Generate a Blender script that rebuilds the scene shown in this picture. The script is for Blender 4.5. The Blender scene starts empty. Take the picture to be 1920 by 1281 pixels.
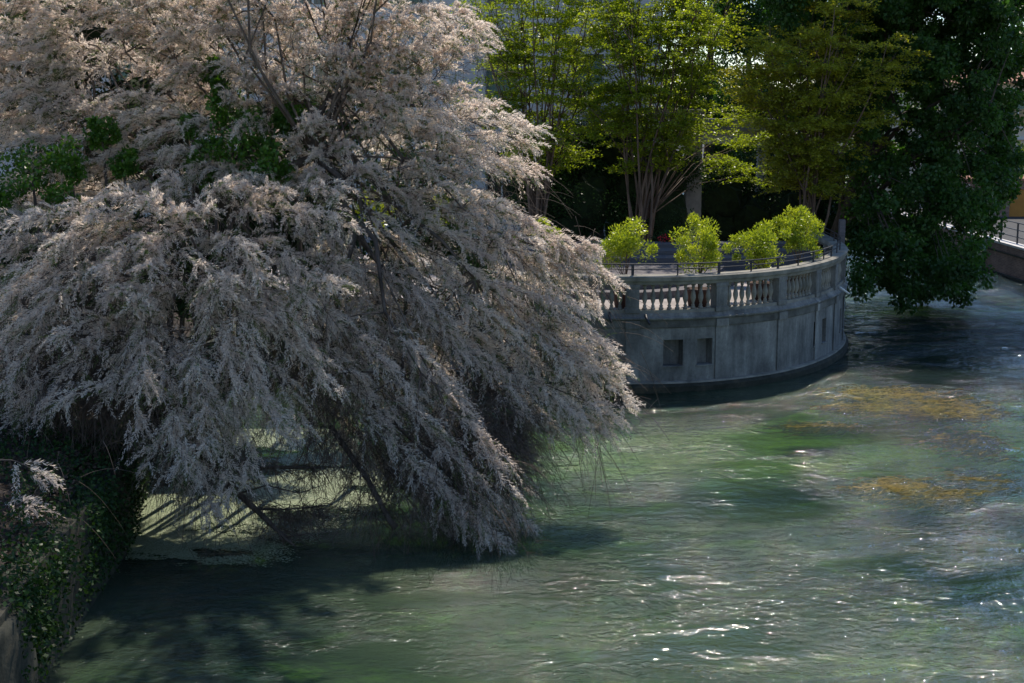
import bpy, bmesh, math, random
import numpy as np
from mathutils import Vector
random.seed(7); rng = np.random.default_rng(11)
C = bpy.context.scene.collection
SC = bpy.context.scene
R = math.radians

# ------------------------------------------------------------------ camera, sky, sun, exposure
H = 7.1; PITCH = math.atan(440.5/2667); F = 2667.0
cam = bpy.data.cameras.new('camera'); camo = bpy.data.objects.new('camera', cam); C.objects.link(camo)
camo.location = (0, 0, H); camo.rotation_euler = (math.pi/2 - PITCH, 0, 0)
cam.sensor_width = 36; cam.lens = F/1920*36; cam.clip_end = 2000; cam.clip_start = 0.5
SC.camera = camo
SUN_EL, SUN_AZ = 54.0, 14.0       # degrees; azimuth from +Y towards +X
w = bpy.data.worlds.new('World'); SC.world = w; w.use_nodes = True
nt = w.node_tree; nt.nodes.clear()
sky = nt.nodes.new('ShaderNodeTexSky'); sky.sky_type = 'NISHITA'; sky.sun_disc = False
sky.sun_elevation = R(SUN_EL); sky.sun_rotation = R(SUN_AZ); sky.air_density = 1.0; sky.dust_density = 0.0; sky.ozone_density = 4.0
bg = nt.nodes.new('ShaderNodeBackground'); bg.inputs[1].default_value = 0.15
ow = nt.nodes.new('ShaderNodeOutputWorld')
nt.links.new(sky.outputs[0], bg.inputs[0]); nt.links.new(bg.outputs[0], ow.inputs[0])
sl = bpy.data.lights.new('sun', 'SUN'); sl.energy = 4.9; sl.angle = R(0.53); sl.color = (1.0, 0.91, 0.77)
so = bpy.data.objects.new('sun', sl); C.objects.link(so)
sd = Vector((math.sin(R(SUN_AZ))*math.cos(R(SUN_EL)), math.cos(R(SUN_AZ))*math.cos(R(SUN_EL)), math.sin(R(SUN_EL))))
so.rotation_euler = sd.to_track_quat('Z', 'Y').to_euler(); so.location = sd*100
SC.view_settings.view_transform = 'Standard'; SC.view_settings.look = 'None'
SC.view_settings.gamma = 1; SC.view_settings.exposure = 0.3
SC.render.engine = 'CYCLES'
SC.cycles.max_bounces = 9; SC.cycles.diffuse_bounces = 8; SC.cycles.transparent_max_bounces = 12
SC.cycles.caustics_reflective = False; SC.cycles.caustics_refractive = False

cp, sp = math.cos(PITCH), math.sin(PITCH)
def at(px, py, Y):
    """world point seen at photo pixel (px,py) at distance Y in front"""
    u = (px-960)/F; v = (640.5-py)/F
    d = np.array([u, cp+v*sp, -sp+v*cp]); return np.array([0, 0, H]) + d*(Y/d[1])
def atz(px, py, z):
    u = (px-960)/F; v = (640.5-py)/F
    d = np.array([u, cp+v*sp, -sp+v*cp]); return np.array([0, 0, H]) + d*((z-H)/d[2])

# ------------------------------------------------------------------ object helpers
def prop(o, label=None, cat=None, group=None, kind=None):
    if label: o['label'] = label
    if cat: o['category'] = cat
    if group: o['group'] = group
    if kind: o['kind'] = kind
    return o
def empty(name, loc, label, cat, group=None):
    o = bpy.data.objects.new(name, None); C.objects.link(o); o.location = tuple(loc); o.empty_display_size = .2
    return prop(o, label, cat, group)
def np_mesh(name, V, Fq, mat, parent=None, var=None, smooth=False, k=4):
    """V (n,3), Fq (m,k) index arrays -> one mesh object; vertices in world space"""
    V = np.asarray(V, dtype=np.float32).reshape(-1, 3); Fq = np.asarray(Fq, dtype=np.int32).reshape(-1, k)
    if parent is not None:
        V = V - np.array(parent.matrix_world.translation if parent.parent else parent.location, dtype=np.float32)
    me = bpy.data.meshes.new(name)
    me.vertices.add(len(V)); me.vertices.foreach_set('co', V.ravel())
    me.loops.add(Fq.size); me.loops.foreach_set('vertex_index', Fq.ravel())
    me.polygons.add(len(Fq)); me.polygons.foreach_set('loop_start', np.arange(0, Fq.size, k, dtype=np.int32))
    if smooth: me.polygons.foreach_set('use_smooth', np.ones(len(Fq), dtype=bool))
    me.update(calc_edges=True)
    if var is not None:
        a = me.attributes.new('var', 'FLOAT', 'POINT'); a.data.foreach_set('value', np.asarray(var, dtype=np.float32).ravel())
    me.materials.append(mat)
    o = bpy.data.objects.new(name, me); C.objects.link(o)
    if parent is not None: o.parent = parent
    return o
class MB:
    """collects shapes in world space; build() links them as one mesh"""
    def __init__(s): s.v = []; s.f = []
    def add(s, vs, fs):
        b = len(s.v); s.v += [tuple(map(float, p)) for p in vs]; s.f += [tuple(i+b for i in f) for f in fs]; return s
    def box(s, x0, x1, y0, y1, z0, z1):
        return s.add([(x, y, z) for z in (z0, z1) for y in (y0, y1) for x in (x0, x1)],
                     [(0,2,3,1), (4,5,7,6), (0,1,5,4), (2,6,7,3), (0,4,6,2), (1,3,7,5)])
    def obox(s, c, t, n, hl, hw, z0, z1):
        """box oriented by unit tangent t / normal n (2d)"""
        vs = []
        for z in (z0, z1):
            for a, b in ((-1,-1), (1,-1), (-1,1), (1,1)):
                vs.append((c[0]+t[0]*hl*a+n[0]*hw*b, c[1]+t[1]*hl*a+n[1]*hw*b, z))
        return s.add(vs, [(0,2,3,1), (4,5,7,6), (0,1,5,4), (2,6,7,3), (0,4,6,2), (1,3,7,5)])
    def tube(s, pts, rad, n=8, cap=True):
        pts = [Vector(p) for p in pts]; m = len(pts)
        if not hasattr(rad, '__len__'): rad = [rad]*m
        vs = []; fs = []
        up = Vector((0, 0, 1))
        for i, p in enumerate(pts):
            t = (pts[min(i+1, m-1)]-pts[max(i-1, 0)]).normalized()
            a = t.cross(up if abs(t.z) < .95 else Vector((1, 0, 0))).normalized(); b = t.cross(a)
            for j in range(n):
                q = 2*math.pi*j/n; vs.append(p+(a*math.cos(q)+b*math.sin(q))*rad[i])
        for i in range(m-1):
            for j in range(n):
                k = (j+1) % n; fs.append((i*n+j, i*n+k, (i+1)*n+k, (i+1)*n+j))
        if cap: fs += [tuple(range(n-1, -1, -1)), tuple((m-1)*n+j for j in range(n))]
        return s.add(vs, fs)
    def lathe(s, c, prof, n=16):
        vs = []; fs = []
        for r, z in prof:
            for j in range(n):
                q = 2*math.pi*j/n; vs.append((c[0]+r*math.cos(q), c[1]+r*math.sin(q), c[2]+z))
        m = len(prof)
        for i in range(m-1):
            for j in range(n):
                k = (j+1) % n; fs.append((i*n+j, i*n+k, (i+1)*n+k, (i+1)*n+j))
        fs += [tuple(range(n-1, -1, -1)), tuple((m-1)*n+j for j in range(n))]
        return s.add(vs, fs)
    def build(s, name, mat, parent=None, smooth=False, bevel=0, wloc=None):
        me = bpy.data.meshes.new(name)
        off = np.zeros(3)
        if wloc is not None: off = np.array(wloc)
        elif parent is not None: off = np.array(parent.location)
        me.from_pydata([(p[0]-off[0], p[1]-off[1], p[2]-off[2]) for p in s.v], [], s.f)
        if smooth: me.polygons.foreach_set('use_smooth', [True]*len(me.polygons))
        me.update(); me.materials.append(mat)
        o = bpy.data.objects.new(name, me); C.objects.link(o)
        if parent is not None: o.parent = parent
        if bevel:
            b = o.modifiers.new('bevel', 'BEVEL'); b.width = bevel; b.segments = 2; b.limit_method = 'ANGLE'
        return o

# ------------------------------------------------------------------ noise in numpy
_perm = rng.permutation(4096)
def _h(ix, iy): return _perm[(_perm[ix & 4095]+iy) & 4095]/4096.0
def vnoise(x, y):
    ix = np.floor(x).astype(int); iy = np.floor(y).astype(int); fx = x-ix; fy = y-iy
    fx = fx*fx*fx*(fx*(fx*6-15)+10); fy = fy*fy*fy*(fy*(fy*6-15)+10)
    a = _h(ix, iy); b = _h(ix+1, iy); c = _h(ix, iy+1); d = _h(ix+1, iy+1)
    return (a*(1-fx)+b*fx)*(1-fy)+(c*(1-fx)+d*fx)*fy-.5
def fbm(x, y, o=4):
    s = 0; a = 1
    for i in range(o): s = s+a*vnoise(x*2**i+i*17.3, y*2**i+i*9.1); a *= .5
    return s
def unit(v): return v/np.maximum(np.linalg.norm(v, axis=-1, keepdims=True), 1e-9)
def rdir(n): return unit(rng.normal(size=(n, 3)))

# ------------------------------------------------------------------ materials
def mat(name):
    m = bpy.data.materials.new(name); m.use_nodes = True; n = m.node_tree; n.nodes.clear(); return m, n
def N(n, t, **kw):
    o = n.nodes.new('ShaderNode'+t)
    for k, v in kw.items():
        if k.startswith('_'): setattr(o, k[1:], v)
        else: o.inputs[k.replace('9', ' ')].default_value = v
    return o
def ramp(n, src, stops):
    r = n.nodes.new('ShaderNodeValToRGB'); e = r.color_ramp.elements
    while len(e) < len(stops): e.new(.5)
    for i, (p, c) in enumerate(stops): e[i].position = p; e[i].color = (*c, 1)
    n.links.new(src, r.inputs[0]); return r.outputs[0]
def coords(n, scale=(1, 1, 1), rot=(0, 0, 0)):
    g = n.nodes.new('ShaderNodeNewGeometry'); m = n.nodes.new('ShaderNodeMapping')
    m.inputs['Scale'].default_value = scale; m.inputs['Rotation'].default_value = rot
    n.links.new(g.outputs['Position'], m.inputs['Vector']); return m.outputs[0]
def noise(n, vec, scale, detail=4, rough=.55, dist=0):
    t = N(n, 'TexNoise', Scale=scale, Detail=detail, Roughness=rough, Distortion=dist); n.links.new(vec, t.inputs['Vector']); return t.outputs[0]
def mixc(n, fac, a, b, mode='MIX'):
    m = n.nodes.new('ShaderNodeMix'); m.data_type = 'RGBA'; m.blend_type = mode
    for s, v in ((m.inputs[0], fac), (m.inputs[6], a), (m.inputs[7], b)):
        if isinstance(v, (int, float)): s.default_value = v
        elif isinstance(v, tuple): s.default_value = (*v, 1)
        else: n.links.new(v, s)
    return m.outputs[2]
def out(n, sh): o = n.nodes.new('ShaderNodeOutputMaterial'); n.links.new(sh, o.inputs[0])
def leafmat(name, c0, c1, trans=.5, gloss=.35, tcol=None, spec=.4):
    """thin leaf: per-leaf tint from attribute var, light passes through"""
    m, n = mat(name)
    a = N(n, 'Attribute', _attribute_name='var')
    col = ramp(n, a.outputs['Fac'], [(0, c0), (1, c1)])
    d = N(n, 'BsdfPrincipled', Roughness=gloss); d.inputs['Specular IOR Level'].default_value = spec
    t = N(n, 'BsdfTranslucent'); n.links.new(col, d.inputs['Base Color'])
    tc = mixc(n, 1.0, col, tcol or (1, 1, 1), 'MULTIPLY'); n.links.new(tc, t.inputs[0])
    x = n.nodes.new('ShaderNodeMixShader'); x.inputs[0].default_value = trans
    n.links.new(d.outputs[0], x.inputs[1]); n.links.new(t.outputs[0], x.inputs[2]); out(n, x.outputs[0]); return m
def surf(name, stops, scale=3, rough=.8, bump=.2, bscale=None, vscale=(1, 1, 1), detail=6, spec=.3, metal=0):
    m, n = mat(name); v = coords(n, vscale)
    f = noise(n, v, scale, detail, .62); col = ramp(n, f, stops)
    p = N(n, 'BsdfPrincipled', Roughness=rough, Metallic=metal); p.inputs['Specular IOR Level'].default_value = spec
    n.links.new(col, p.inputs['Base Color'])
    b = N(n, 'Bump', Strength=bump, Distance=.02); n.links.new(noise(n, v, bscale or scale*8, 5), b.inputs['Height'])
    n.links.new(b.outputs[0], p.inputs['Normal']); out(n, p.outputs[0]); return m
M = {}
M['blossom'] = leafmat('blossom', (.70, .58, .51), (.98, .92, .85), .64, .75, (1, .97, .93), .05)
M['feather'] = leafmat('feathery_green', (.07, .12, .035), (.20, .28, .09), .5, .7, (1, 1, .7), .15)
M['twig'] = surf('tamarisk_twig', [(.3, (.05, .037, .03)), (.7, (.16, .12, .095))], 4, .9, .1)
M['bark'] = surf('tamarisk_bark', [(.3, (.035, .027, .022)), (.7, (.12, .095, .08))], 6, .9, .8, 30, (1, 1, .4))
M['myrtle_bark'] = surf('myrtle_bark', [(.35, (.07, .045, .032)), (.65, (.17, .115, .085))], 3, .7, .2, 20, (1, 1, .3))
M['ivy'] = leafmat('ivy_leaf', (.03, .075, .012), (.09, .20, .022), .35, .38, (1.2, 1.3, .5), .35)
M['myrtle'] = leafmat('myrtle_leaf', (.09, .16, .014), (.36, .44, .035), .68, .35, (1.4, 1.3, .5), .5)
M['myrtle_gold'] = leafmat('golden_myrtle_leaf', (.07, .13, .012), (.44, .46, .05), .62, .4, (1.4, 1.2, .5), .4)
M['maple'] = leafmat('big_tree_leaf', (.02, .052, .012), (.06, .135, .025), .45, .45, (1.1, 1.3, .5), .35)
M['evergreen'] = leafmat('evergreen_leaf', (.012, .032, .012), (.035, .075, .022), .25, .42, (1.2, 1.3, .5), .15)
M['potted'] = leafmat('potted_leaf', (.16, .24, .02), (.42, .47, .05), .55, .35, (1.3, 1.25, .5), .5)
M['far_leaf'] = leafmat('far_leaf', (.06, .10, .02), (.16, .22, .05), .5, .5, (1.2, 1.2, .6), .3)
M['petal'] = leafmat('red_petal', (.45, .01, .03), (.7, .04, .06), .3, .5)
M['duckweed'] = leafmat('duckweed_leaf', (.09, .14, .05), (.36, .40, .27), .05, .4, None, .6)
M['weed'] = leafmat('river_weed', (.10, .085, .012), (.36, .26, .03), .3, .5, None, .3)
M['core'] = surf('light_block_core', [(.3, (.006, .012, .005)), (.7, (.02, .035, .012))], 5, 1, .6, 12)

def concrete():
    m, n = mat('stained_concrete')
    v1 = coords(n, (1.9, 1.9, .36)); s1 = noise(n, v1, 1.5, 8, .66, .25)
    v2 = coords(n); s2 = noise(n, v2, 1.1, 6, .6); s3 = noise(n, v2, 14, 5, .6)
    col = ramp(n, s1, [(.34, (.06, .061, .063)), (.47, (.135, .135, .135)), (.57, (.21, .21, .205)), (.68, (.40, .40, .39))])
    col = mixc(n, .38, col, ramp(n, s2, [(.35, (.12, .12, .115)), (.65, (.36, .355, .34))]))
    col = mixc(n, .35, col, ramp(n, s3, [(.35, (.3, .3, .3)), (.65, (.9, .9, .88))]), 'MULTIPLY')
    p = N(n, 'BsdfPrincipled', Roughness=.85); p.inputs['Specular IOR Level'].default_value = .2
    n.links.new(col, p.inputs['Base Color'])
    b = N(n, 'Bump', Strength=.35, Distance=.02); n.links.new(s3, b.inputs['Height']); n.links.new(b.outputs[0], p.inputs['Normal'])
    out(n, p.outputs[0]); return m
M['concrete'] = concrete()
M['dark_concrete'] = surf('mossy_dark_stone', [(.35, (.014, .016, .011)), (.55, (.032, .033, .025)), (.7, (.07, .058, .038))], 3, .9, .5, 14)
M['balustrade'] = surf('lichen_stone', [(.3, (.10, .098, .088)), (.5, (.20, .19, .165)), (.7, (.29, .27, .235))], 2.2, .85, .4, 16)
M['shade_deck'] = surf('shade_grey_boards', [(.3, (.075, .068, .075)), (.7, (.15, .135, .14))], 3, .85, .3, 12, (.15, 6, 6))  # dark grey boards, terrace shade put into their colour
M['frieze'] = surf('dark_frieze_stone', [(.3, (.05, .05, .048)), (.7, (.15, .15, .14))], 2.5, .85, .3, 14)  # darker grey than the wall
M['iron'] = surf('painted_iron', [(.3, (.02, .021, .028)), (.7, (.045, .045, .055))], 8, .5, .1, metal=.2)
M['paving'] = surf('terrace_paving', [(.35, (.22, .195, .185)), (.65, (.33, .29, .28))], 1.5, .8, .15, 12)
M['terracotta'] = surf('terracotta', [(.3, (.05, .028, .022)), (.7, (.10, .055, .045))], 5, .8, .2)
M['soil'] = surf('dark_soil', [(.3, (.012, .009, .007)), (.55, (.03, .022, .016)), (.75, (.07, .05, .035))], 3, .95, .7, 12)
M['litter'] = leafmat('dry_leaf', (.05, .033, .024), (.14, .10, .07), .2, .7)
M['plaster'] = surf('pale_plaster', [(.3, (.46, .44, .45)), (.7, (.58, .56, .56))], .8, .85, .08, 10)
M['plaster_trim'] = surf('stone_trim', [(.3, (.45, .44, .44)), (.7, (.62, .60, .58))], 2, .85, .1, 12)
M['pergola'] = surf('weathered_column_stone', [(.3, (.15, .145, .15)), (.7, (.30, .285, .28))], 2.5, .85, .3, 14)
M['shutter'] = surf('green_blind', [(.3, (.11, .17, .14)), (.7, (.17, .25, .2))], 2, .6, .6, 6, (.1, .1, 6))
M['glass'] = surf('window_glass', [(.3, (.012, .014, .018)), (.7, (.025, .028, .034))], 1, .08, .0, spec=.6)
M['white_paint'] = surf('white_metal', [(.3, (.55, .55, .55)), (.7, (.72, .72, .70))], 3, .4, .05)
M['ochre_wall'] = surf('ochre_plaster', [(.3, (.50, .42, .33)), (.7, (.62, .53, .42))], .6, .9, .05)
M['orange'] = surf('orange_paint', [(.3, (.35, .15, .03)), (.7, (.46, .21, .04))], 2, .6, .05)
M['roof'] = surf('clay_roof', [(.3, (.20, .09, .06)), (.7, (.34, .17, .11))], 3, .9, .5, 8)
M['asphalt'] = surf('asphalt', [(.3, (.04, .04, .042)), (.7, (.07, .07, .072))], 4, .9, .3, 20)
M['grass'] = surf('grass_ground', [(.3, (.02, .035, .012)), (.7, (.05, .075, .025))], 2, .95, .6, 10)
def brick():
    m, n = mat('old_brick'); g = n.nodes.new('ShaderNodeNewGeometry')
    sx = n.nodes.new('ShaderNodeSeparateXYZ'); n.links.new(g.outputs['Position'], sx.inputs[0])
    ad = N(n, 'Math', _operation='ADD'); n.links.new(sx.outputs[0], ad.inputs[0]); n.links.new(sx.outputs[1], ad.inputs[1])
    cx = n.nodes.new('ShaderNodeCombineXYZ'); n.links.new(ad.outputs[0], cx.inputs[0]); n.links.new(sx.outputs[2], cx.inputs[1])
    t = N(n, 'TexBrick', Scale=1.0); n.links.new(cx.outputs[0], t.inputs['Vector'])
    t.inputs['Color1'].default_value = (.20, .10, .085, 1); t.inputs['Color2'].default_value = (.33, .19, .16, 1); t.inputs['Mortar'].default_value = (.30, .26, .24, 1)
    t.inputs['Brick Width'].default_value = .25; t.inputs['Row Height'].default_value = .07; t.inputs['Mortar Size'].default_value = .008
    c = mixc(n, .6, t.outputs[0], ramp(n, noise(n, coords(n), 1.5, 6), [(.35, (.35, .35, .35)), (.65, (1, 1, 1))]), 'MULTIPLY')
    p = N(n, 'BsdfPrincipled', Roughness=.9); n.links.new(c, p.inputs['Base Color']); out(n, p.outputs[0]); return m
M['brick'] = brick()

def water():
    m, n = mat('river_water')
    fl = coords(n, (1, 1, 1), (0, 0, R(-8)))
    # colour of the suspended matter: uneven milky green, then a sky-sheen tint
    big = noise(n, coords(n, (.6, 1, 1)), .16, 3, .5, .6)
    body = ramp(n, big, [(.36, (.022, .050, .038)), (.5, (.070, .110, .072)), (.64, (.15, .200, .125))])
    g0 = n.nodes.new('ShaderNodeNewGeometry'); sx = n.nodes.new('ShaderNodeSeparateXYZ'); n.links.new(g0.outputs['Position'], sx.inputs[0])
    mr = N(n, 'MapRange'); mr.interpolation_type = 'SMOOTHSTEP'; mr.inputs[1].default_value = 4.5; mr.inputs[2].default_value = 11.5; n.links.new(sx.outputs[0], mr.inputs[0])
    body = mixc(n, mr.outputs[0], body, (.030, .050, .052))            # darker, bluer to the right: sky sheen put into the body colour
    d = N(n, 'BsdfDiffuse'); n.links.new(body, d.inputs[0])
    tr = N(n, 'BsdfTransparent'); tr.inputs[0].default_value = (.62, .80, .52, 1)
    # ripples
    h1 = noise(n, coords(n, (1.0, 1.5, 1), (0, 0, R(-10))), 2.8, 4, .55, .6)
    h2 = noise(n, coords(n, (1.0, 1.25, 1), (0, 0, R(12))), 6.5, 3, .55, .7)
    h3 = noise(n, coords(n, (1, 1.2, 1), (0, 0, R(-25))), 19, 2, .5, .4)
    rough = noise(n, coords(n, (.5, 1, 1)), .5, 4, .6, .5)       # where the current boils
    a = N(n, 'MapRange'); a.inputs[1].default_value = .42; a.inputs[2].default_value = .62; a.inputs[3].default_value = .22; a.inputs[4].default_value = 1.0
    n.links.new(rough, a.inputs[0])
    s = N(n, 'Math', _operation='MULTIPLY_ADD'); n.links.new(h2, s.inputs[0]); s.inputs[1].default_value = .5; n.links.new(h1, s.inputs[2])
    s2 = N(n, 'Math', _operation='MULTIPLY_ADD'); n.links.new(h3, s2.inputs[0]); s2.inputs[1].default_value = .15; n.links.new(s.outputs[0], s2.inputs[2])
    b = N(n, 'Bump', Distance=.19); n.links.new(a.outputs[0], b.inputs['Strength']); n.links.new(s2.outputs[0], b.inputs['Height'])
    g = N(n, 'BsdfGlossy', Roughness=.045); n.links.new(b.outputs[0], g.inputs['Normal'])
    fr = N(n, 'Fresnel', IOR=1.43); n.links.new(b.outputs[0], fr.inputs['Normal'])
    x = n.nodes.new('ShaderNodeMixShader'); x.inputs[0].default_value = .60
    n.links.new(d.outputs[0], x.inputs[1]); n.links.new(tr.outputs[0], x.inputs[2])
    y = n.nodes.new('ShaderNodeMixShader'); n.links.new(fr.outputs[0], y.inputs[0])
    n.links.new(x.outputs[0], y.inputs[1]); n.links.new(g.outputs[0], y.inputs[2]); out(n, y.outputs[0]); return m
M['water'] = water()
def bed():
    m, n = mat('river_bed')
    f = noise(n, coords(n, (.8, 1.4, 1)), .55, 7, .62, 1.2)
    f2 = noise(n, coords(n, (2, 5, 1)), 3, 5, .7, 1)
    gg = n.nodes.new('ShaderNodeNewGeometry'); mp = n.nodes.new('ShaderNodeMapping'); mp.vector_type = 'POINT'      # weed meadow at the foot of the terrace
    mp.inputs['Scale'].default_value = (1/13, 1/5.4, 0); mp.inputs['Location'].default_value = (-5.0/13, -33.2/5.4, 0); n.links.new(gg.outputs['Position'], mp.inputs['Vector'])
    sg = N(n, 'TexGradient', _gradient_type='SPHERICAL'); n.links.new(mp.outputs[0], sg.inputs[0])
    am = N(n, 'Math', _operation='MULTIPLY_ADD'); n.links.new(sg.outputs['Fac'], am.inputs[0]); am.inputs[1].default_value = .62; n.links.new(f, am.inputs[2]); f = am.outputs[0]
    col = ramp(n, f, [(.42, (.03, .045, .035)), (.55, (.06, .10, .035)), (.66, (.16, .27, .035)), (.80, (.28, .40, .05))])
    col = mixc(n, .7, col, ramp(n, f2, [(.35, (.3, .35, .3)), (.65, (1.3, 1.3, 1.1))]), 'MULTIPLY')
    d = N(n, 'BsdfDiffuse'); n.links.new(col, d.inputs[0]); out(n, d.outputs[0]); return m
M['bed'] = bed()

# ------------------------------------------------------------------ leaf clouds
def kites(P, D, L, W, var, bend=None):
    """diamond leaves: base P, unit direction D, length L, width W -> V, F, var"""
    n = len(P); S = unit(np.cross(D, rdir(n)))
    L = np.broadcast_to(np.asarray(L).reshape(-1, 1), (n, 1)); W = np.broadcast_to(np.asarray(W).reshape(-1, 1), (n, 1))
    mid = P+D*L*.45
    V = np.stack([P, mid+S*W*.5, P+D*L, mid-S*W*.5], 1).reshape(-1, 3)
    return V, np.arange(4*n).reshape(-1, 4), np.repeat(var, 4)
def ribbons(starts, pts, r):
    """thin three-sided tubes; pts (n,m,3), r (n,m)"""
    n, m, _ = pts.shape
    t = unit(np.gradient(pts, axis=1)); up = np.array([.3, .2, 1.]); a = unit(np.cross(t, up)); b = np.cross(t, a)
    V = []
    for j in range(3):
        q = 2*math.pi*j/3; V.append(pts+(a*math.cos(q)+b*math.sin(q))*r[..., None])
    V = np.stack(V, 2)                                          # n,m,3,3
    idx = np.arange(n*m*3).reshape(n, m, 3); Fq = []
    for j in range(3):
        k = (j+1) % 3
        Fq.append(np.stack([idx[:, :-1, j], idx[:, :-1, k], idx[:, 1:, k], idx[:, 1:, j]], -1).reshape(-1, 4))
    return V.reshape(-1, 3), np.concatenate(Fq)
def pip(x, y, poly):
    x = np.asarray(x, float); y = np.asarray(y, float); ins = np.zeros(x.shape, bool); n = len(poly)
    for i in range(n):
        x1, y1 = poly[i]; x2, y2 = poly[(i+1) % n]
        c = ((y1 > y) != (y2 > y)) & (x < (x2-x1)*(y-y1)/((y2-y1) or 1e-9)+x1); ins ^= c
    return ins
# ================================================================== SETTING
# river surface
ys = [7.0]
while ys[-1] < 78: ys.append(ys[-1]+max(.045, ys[-1]*.0032))
while ys[-1] < 260: ys.append(ys[-1]+ys[-1]*.03)
ys = np.array(ys); xs = np.arange(-11, 23.5, .085)
X, Y = np.meshgrid(xs, ys)
amp = np.clip((X+4.5)/4.5, .12, 1)*np.clip(1.15-.25*np.exp(-((X-3)**2+(Y-33)**2)/30), .3, 1.2)
wx = X*math.cos(-.17)-Y*math.sin(-.17)+.8*fbm(X*.3, Y*.3, 2); wy = X*math.sin(-.17)+Y*math.cos(-.17)+1.0*fbm(X*.25+9, Y*.25, 2)
def ridge(a): return .5-np.abs(a)*1.6
Z = amp*(.085*fbm(wx*.28, wy*.5, 2)+.042*ridge(vnoise(wx*.75, wy*1.25))+.019*ridge(vnoise(wx*1.7+5, wy*2.6+wx*.6))+.012*fbm(wx*3.4, wy*4.6, 2))
Z = Z-Z.mean()
nr, nc = X.shape; ii = np.arange(nr*nc).reshape(nr, nc)
Fw = np.stack([ii[:-1, :-1], ii[:-1, 1:], ii[1:, 1:], ii[1:, :-1]], -1).reshape(-1, 4)
wo = np_mesh('river_water', np.stack([X, Y, Z], -1), Fw, M['water'], smooth=True); prop(wo, kind='structure')
b = MB(); b.add([(-400, -60, -.55), (400, -60, -.55), (400, 900, -.55), (-400, 900, -.55)], [(0, 1, 2, 3)])
prop(b.build('river_bed', M['bed']), kind='structure')

# plan of the terrace front
PL = [(-3.4, 39.6), (-2.6, 38.4), (-1.6, 37.2), (-.4, 36.25), (.8, 35.7), (2.0, 35.4), (3.2, 35.3), (4.4, 35.45), (5.6, 35.9),
      (6.8, 36.7), (7.8, 37.75), (8.75, 39.2), (9.45, 40.7), (9.95, 42.3), (10.25, 44.2), (10.35, 46.2), (10.45, 48.5), (10.6, 52), (10.8, 58)]
def catmull(P, n=24):
    P = np.array(P, float); o = []
    for i in range(1, len(P)-2):
        p0, p1, p2, p3 = P[i-1:i+3]
        for t in np.linspace(0, 1, n, endpoint=False):
            o.append(.5*((2*p1)+(-p0+p2)*t+(2*p0-5*p1+4*p2-p3)*t*t+(-p0+3*p1-3*p2+p3)*t**3))
    o.append(P[-2]); return np.array(o)
cur = catmull(PL); seg = np.linalg.norm(np.diff(cur, axis=0), axis=1); arc = np.r_[0, np.cumsum(seg)]; SL = arc[-1]
def cpt(s, off=0):
    """point, tangent, outward normal on the terrace plan at arc length s (off>0: outwards)"""
    p = np.array([np.interp(s, arc, cur[:, 0]), np.interp(s, arc, cur[:, 1])])
    q = np.array([np.interp(s+.05, arc, cur[:, 0]), np.interp(s+.05, arc, cur[:, 1])])-np.array([np.interp(s-.05, arc, cur[:, 0]), np.interp(s-.05, arc, cur[:, 1])])
    t = q/np.linalg.norm(q); n = np.array([t[1], -t[0]]); return p+n*off, t, n
def s_of_px(px, z, lo=0):
    ss = np.linspace(lo, SL, 3000); best = None
    P_ = np.array([cpt(s)[0] for s in ss]); dz = z-H
    dep = P_[:, 1]*cp-dz*sp; u = 960+F*P_[:, 0]/dep
    k = np.where((u[:-1]-px)*(u[1:]-px) <= 0)[0]
    return ss[k[0]] if len(k) else None

# land (left bank, garden behind the terrace)
E_ = [(-5.3, -5), (-5.4, 12), (-5.9, 16.8), (-6.2, 22), (-7.1, 26.6), (-7.8, 30), (-7.4, 34), (-5.6, 37), (-3.0, 38.6)]
def strip_wall(name, pts, th, z0, z1, m, parent=None):
    b = MB(); pts = [np.array(p, float) for p in pts]; n = len(pts); A = []; B_ = []
    for i in range(n):
        t = pts[min(i+1, n-1)]-pts[max(i-1, 0)]; t /= np.linalg.norm(t); nn = np.array([-t[1], t[0]])
        A.append(pts[i]); B_.append(pts[i]+nn*th)
    for i in range(n-1):
        b.add([(*A[i], z0), (*A[i+1], z0), (*B_[i+1], z0), (*B_[i], z0), (*A[i], z1), (*A[i+1], z1), (*B_[i+1], z1), (*B_[i], z1)],
              [(0, 1, 5, 4), (4, 5, 6, 7), (2, 3, 7, 6)] + ([(0, 4, 7, 3)] if i == 0 else []) + ([(1, 2, 6, 5)] if i == n-2 else []))
    return b.build(name, m, parent)
gx = np.linspace(-60, 10.2, 180); gy = np.r_[np.linspace(-6, 60, 190), np.linspace(61, 140, 30)]
GX, GY = np.meshgrid(gx, gy)
ex = np.interp(GY, [p[1] for p in E_]+[45, 58, 140], [p[0] for p in E_]+[-1.5, 10, 14])
dist = np.maximum(ex-GX, -6)
GZ = np.where(GY < 38.6, 1.42+.33*np.minimum(np.maximum(dist, 0), 4)**.8+.12*fbm(GX*1.2, GY*1.2, 4), 1.82+.1*fbm(GX, GY, 3))
gi = np.arange(GX.size).reshape(GX.shape)
Fg = np.stack([gi[:-1, :-1], gi[:-1, 1:], gi[1:, 1:], gi[1:, :-1]], -1)
ok = (dist[:-1, :-1] > .25) & (dist[1:, 1:] > .25) & (dist[:-1, 1:] > .25) & (dist[1:, :-1] > .25)
prop(np_mesh('ground', np.stack([GX, GY, GZ], -1), Fg[ok], M['soil'], smooth=True), kind='structure')
bw = strip_wall('bank_wall', E_, .75, -.5, 1.45, M['dark_concrete'])
prop(bw, 'low dark mossy wall holding the left bank above the water', 'retaining wall')

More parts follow.
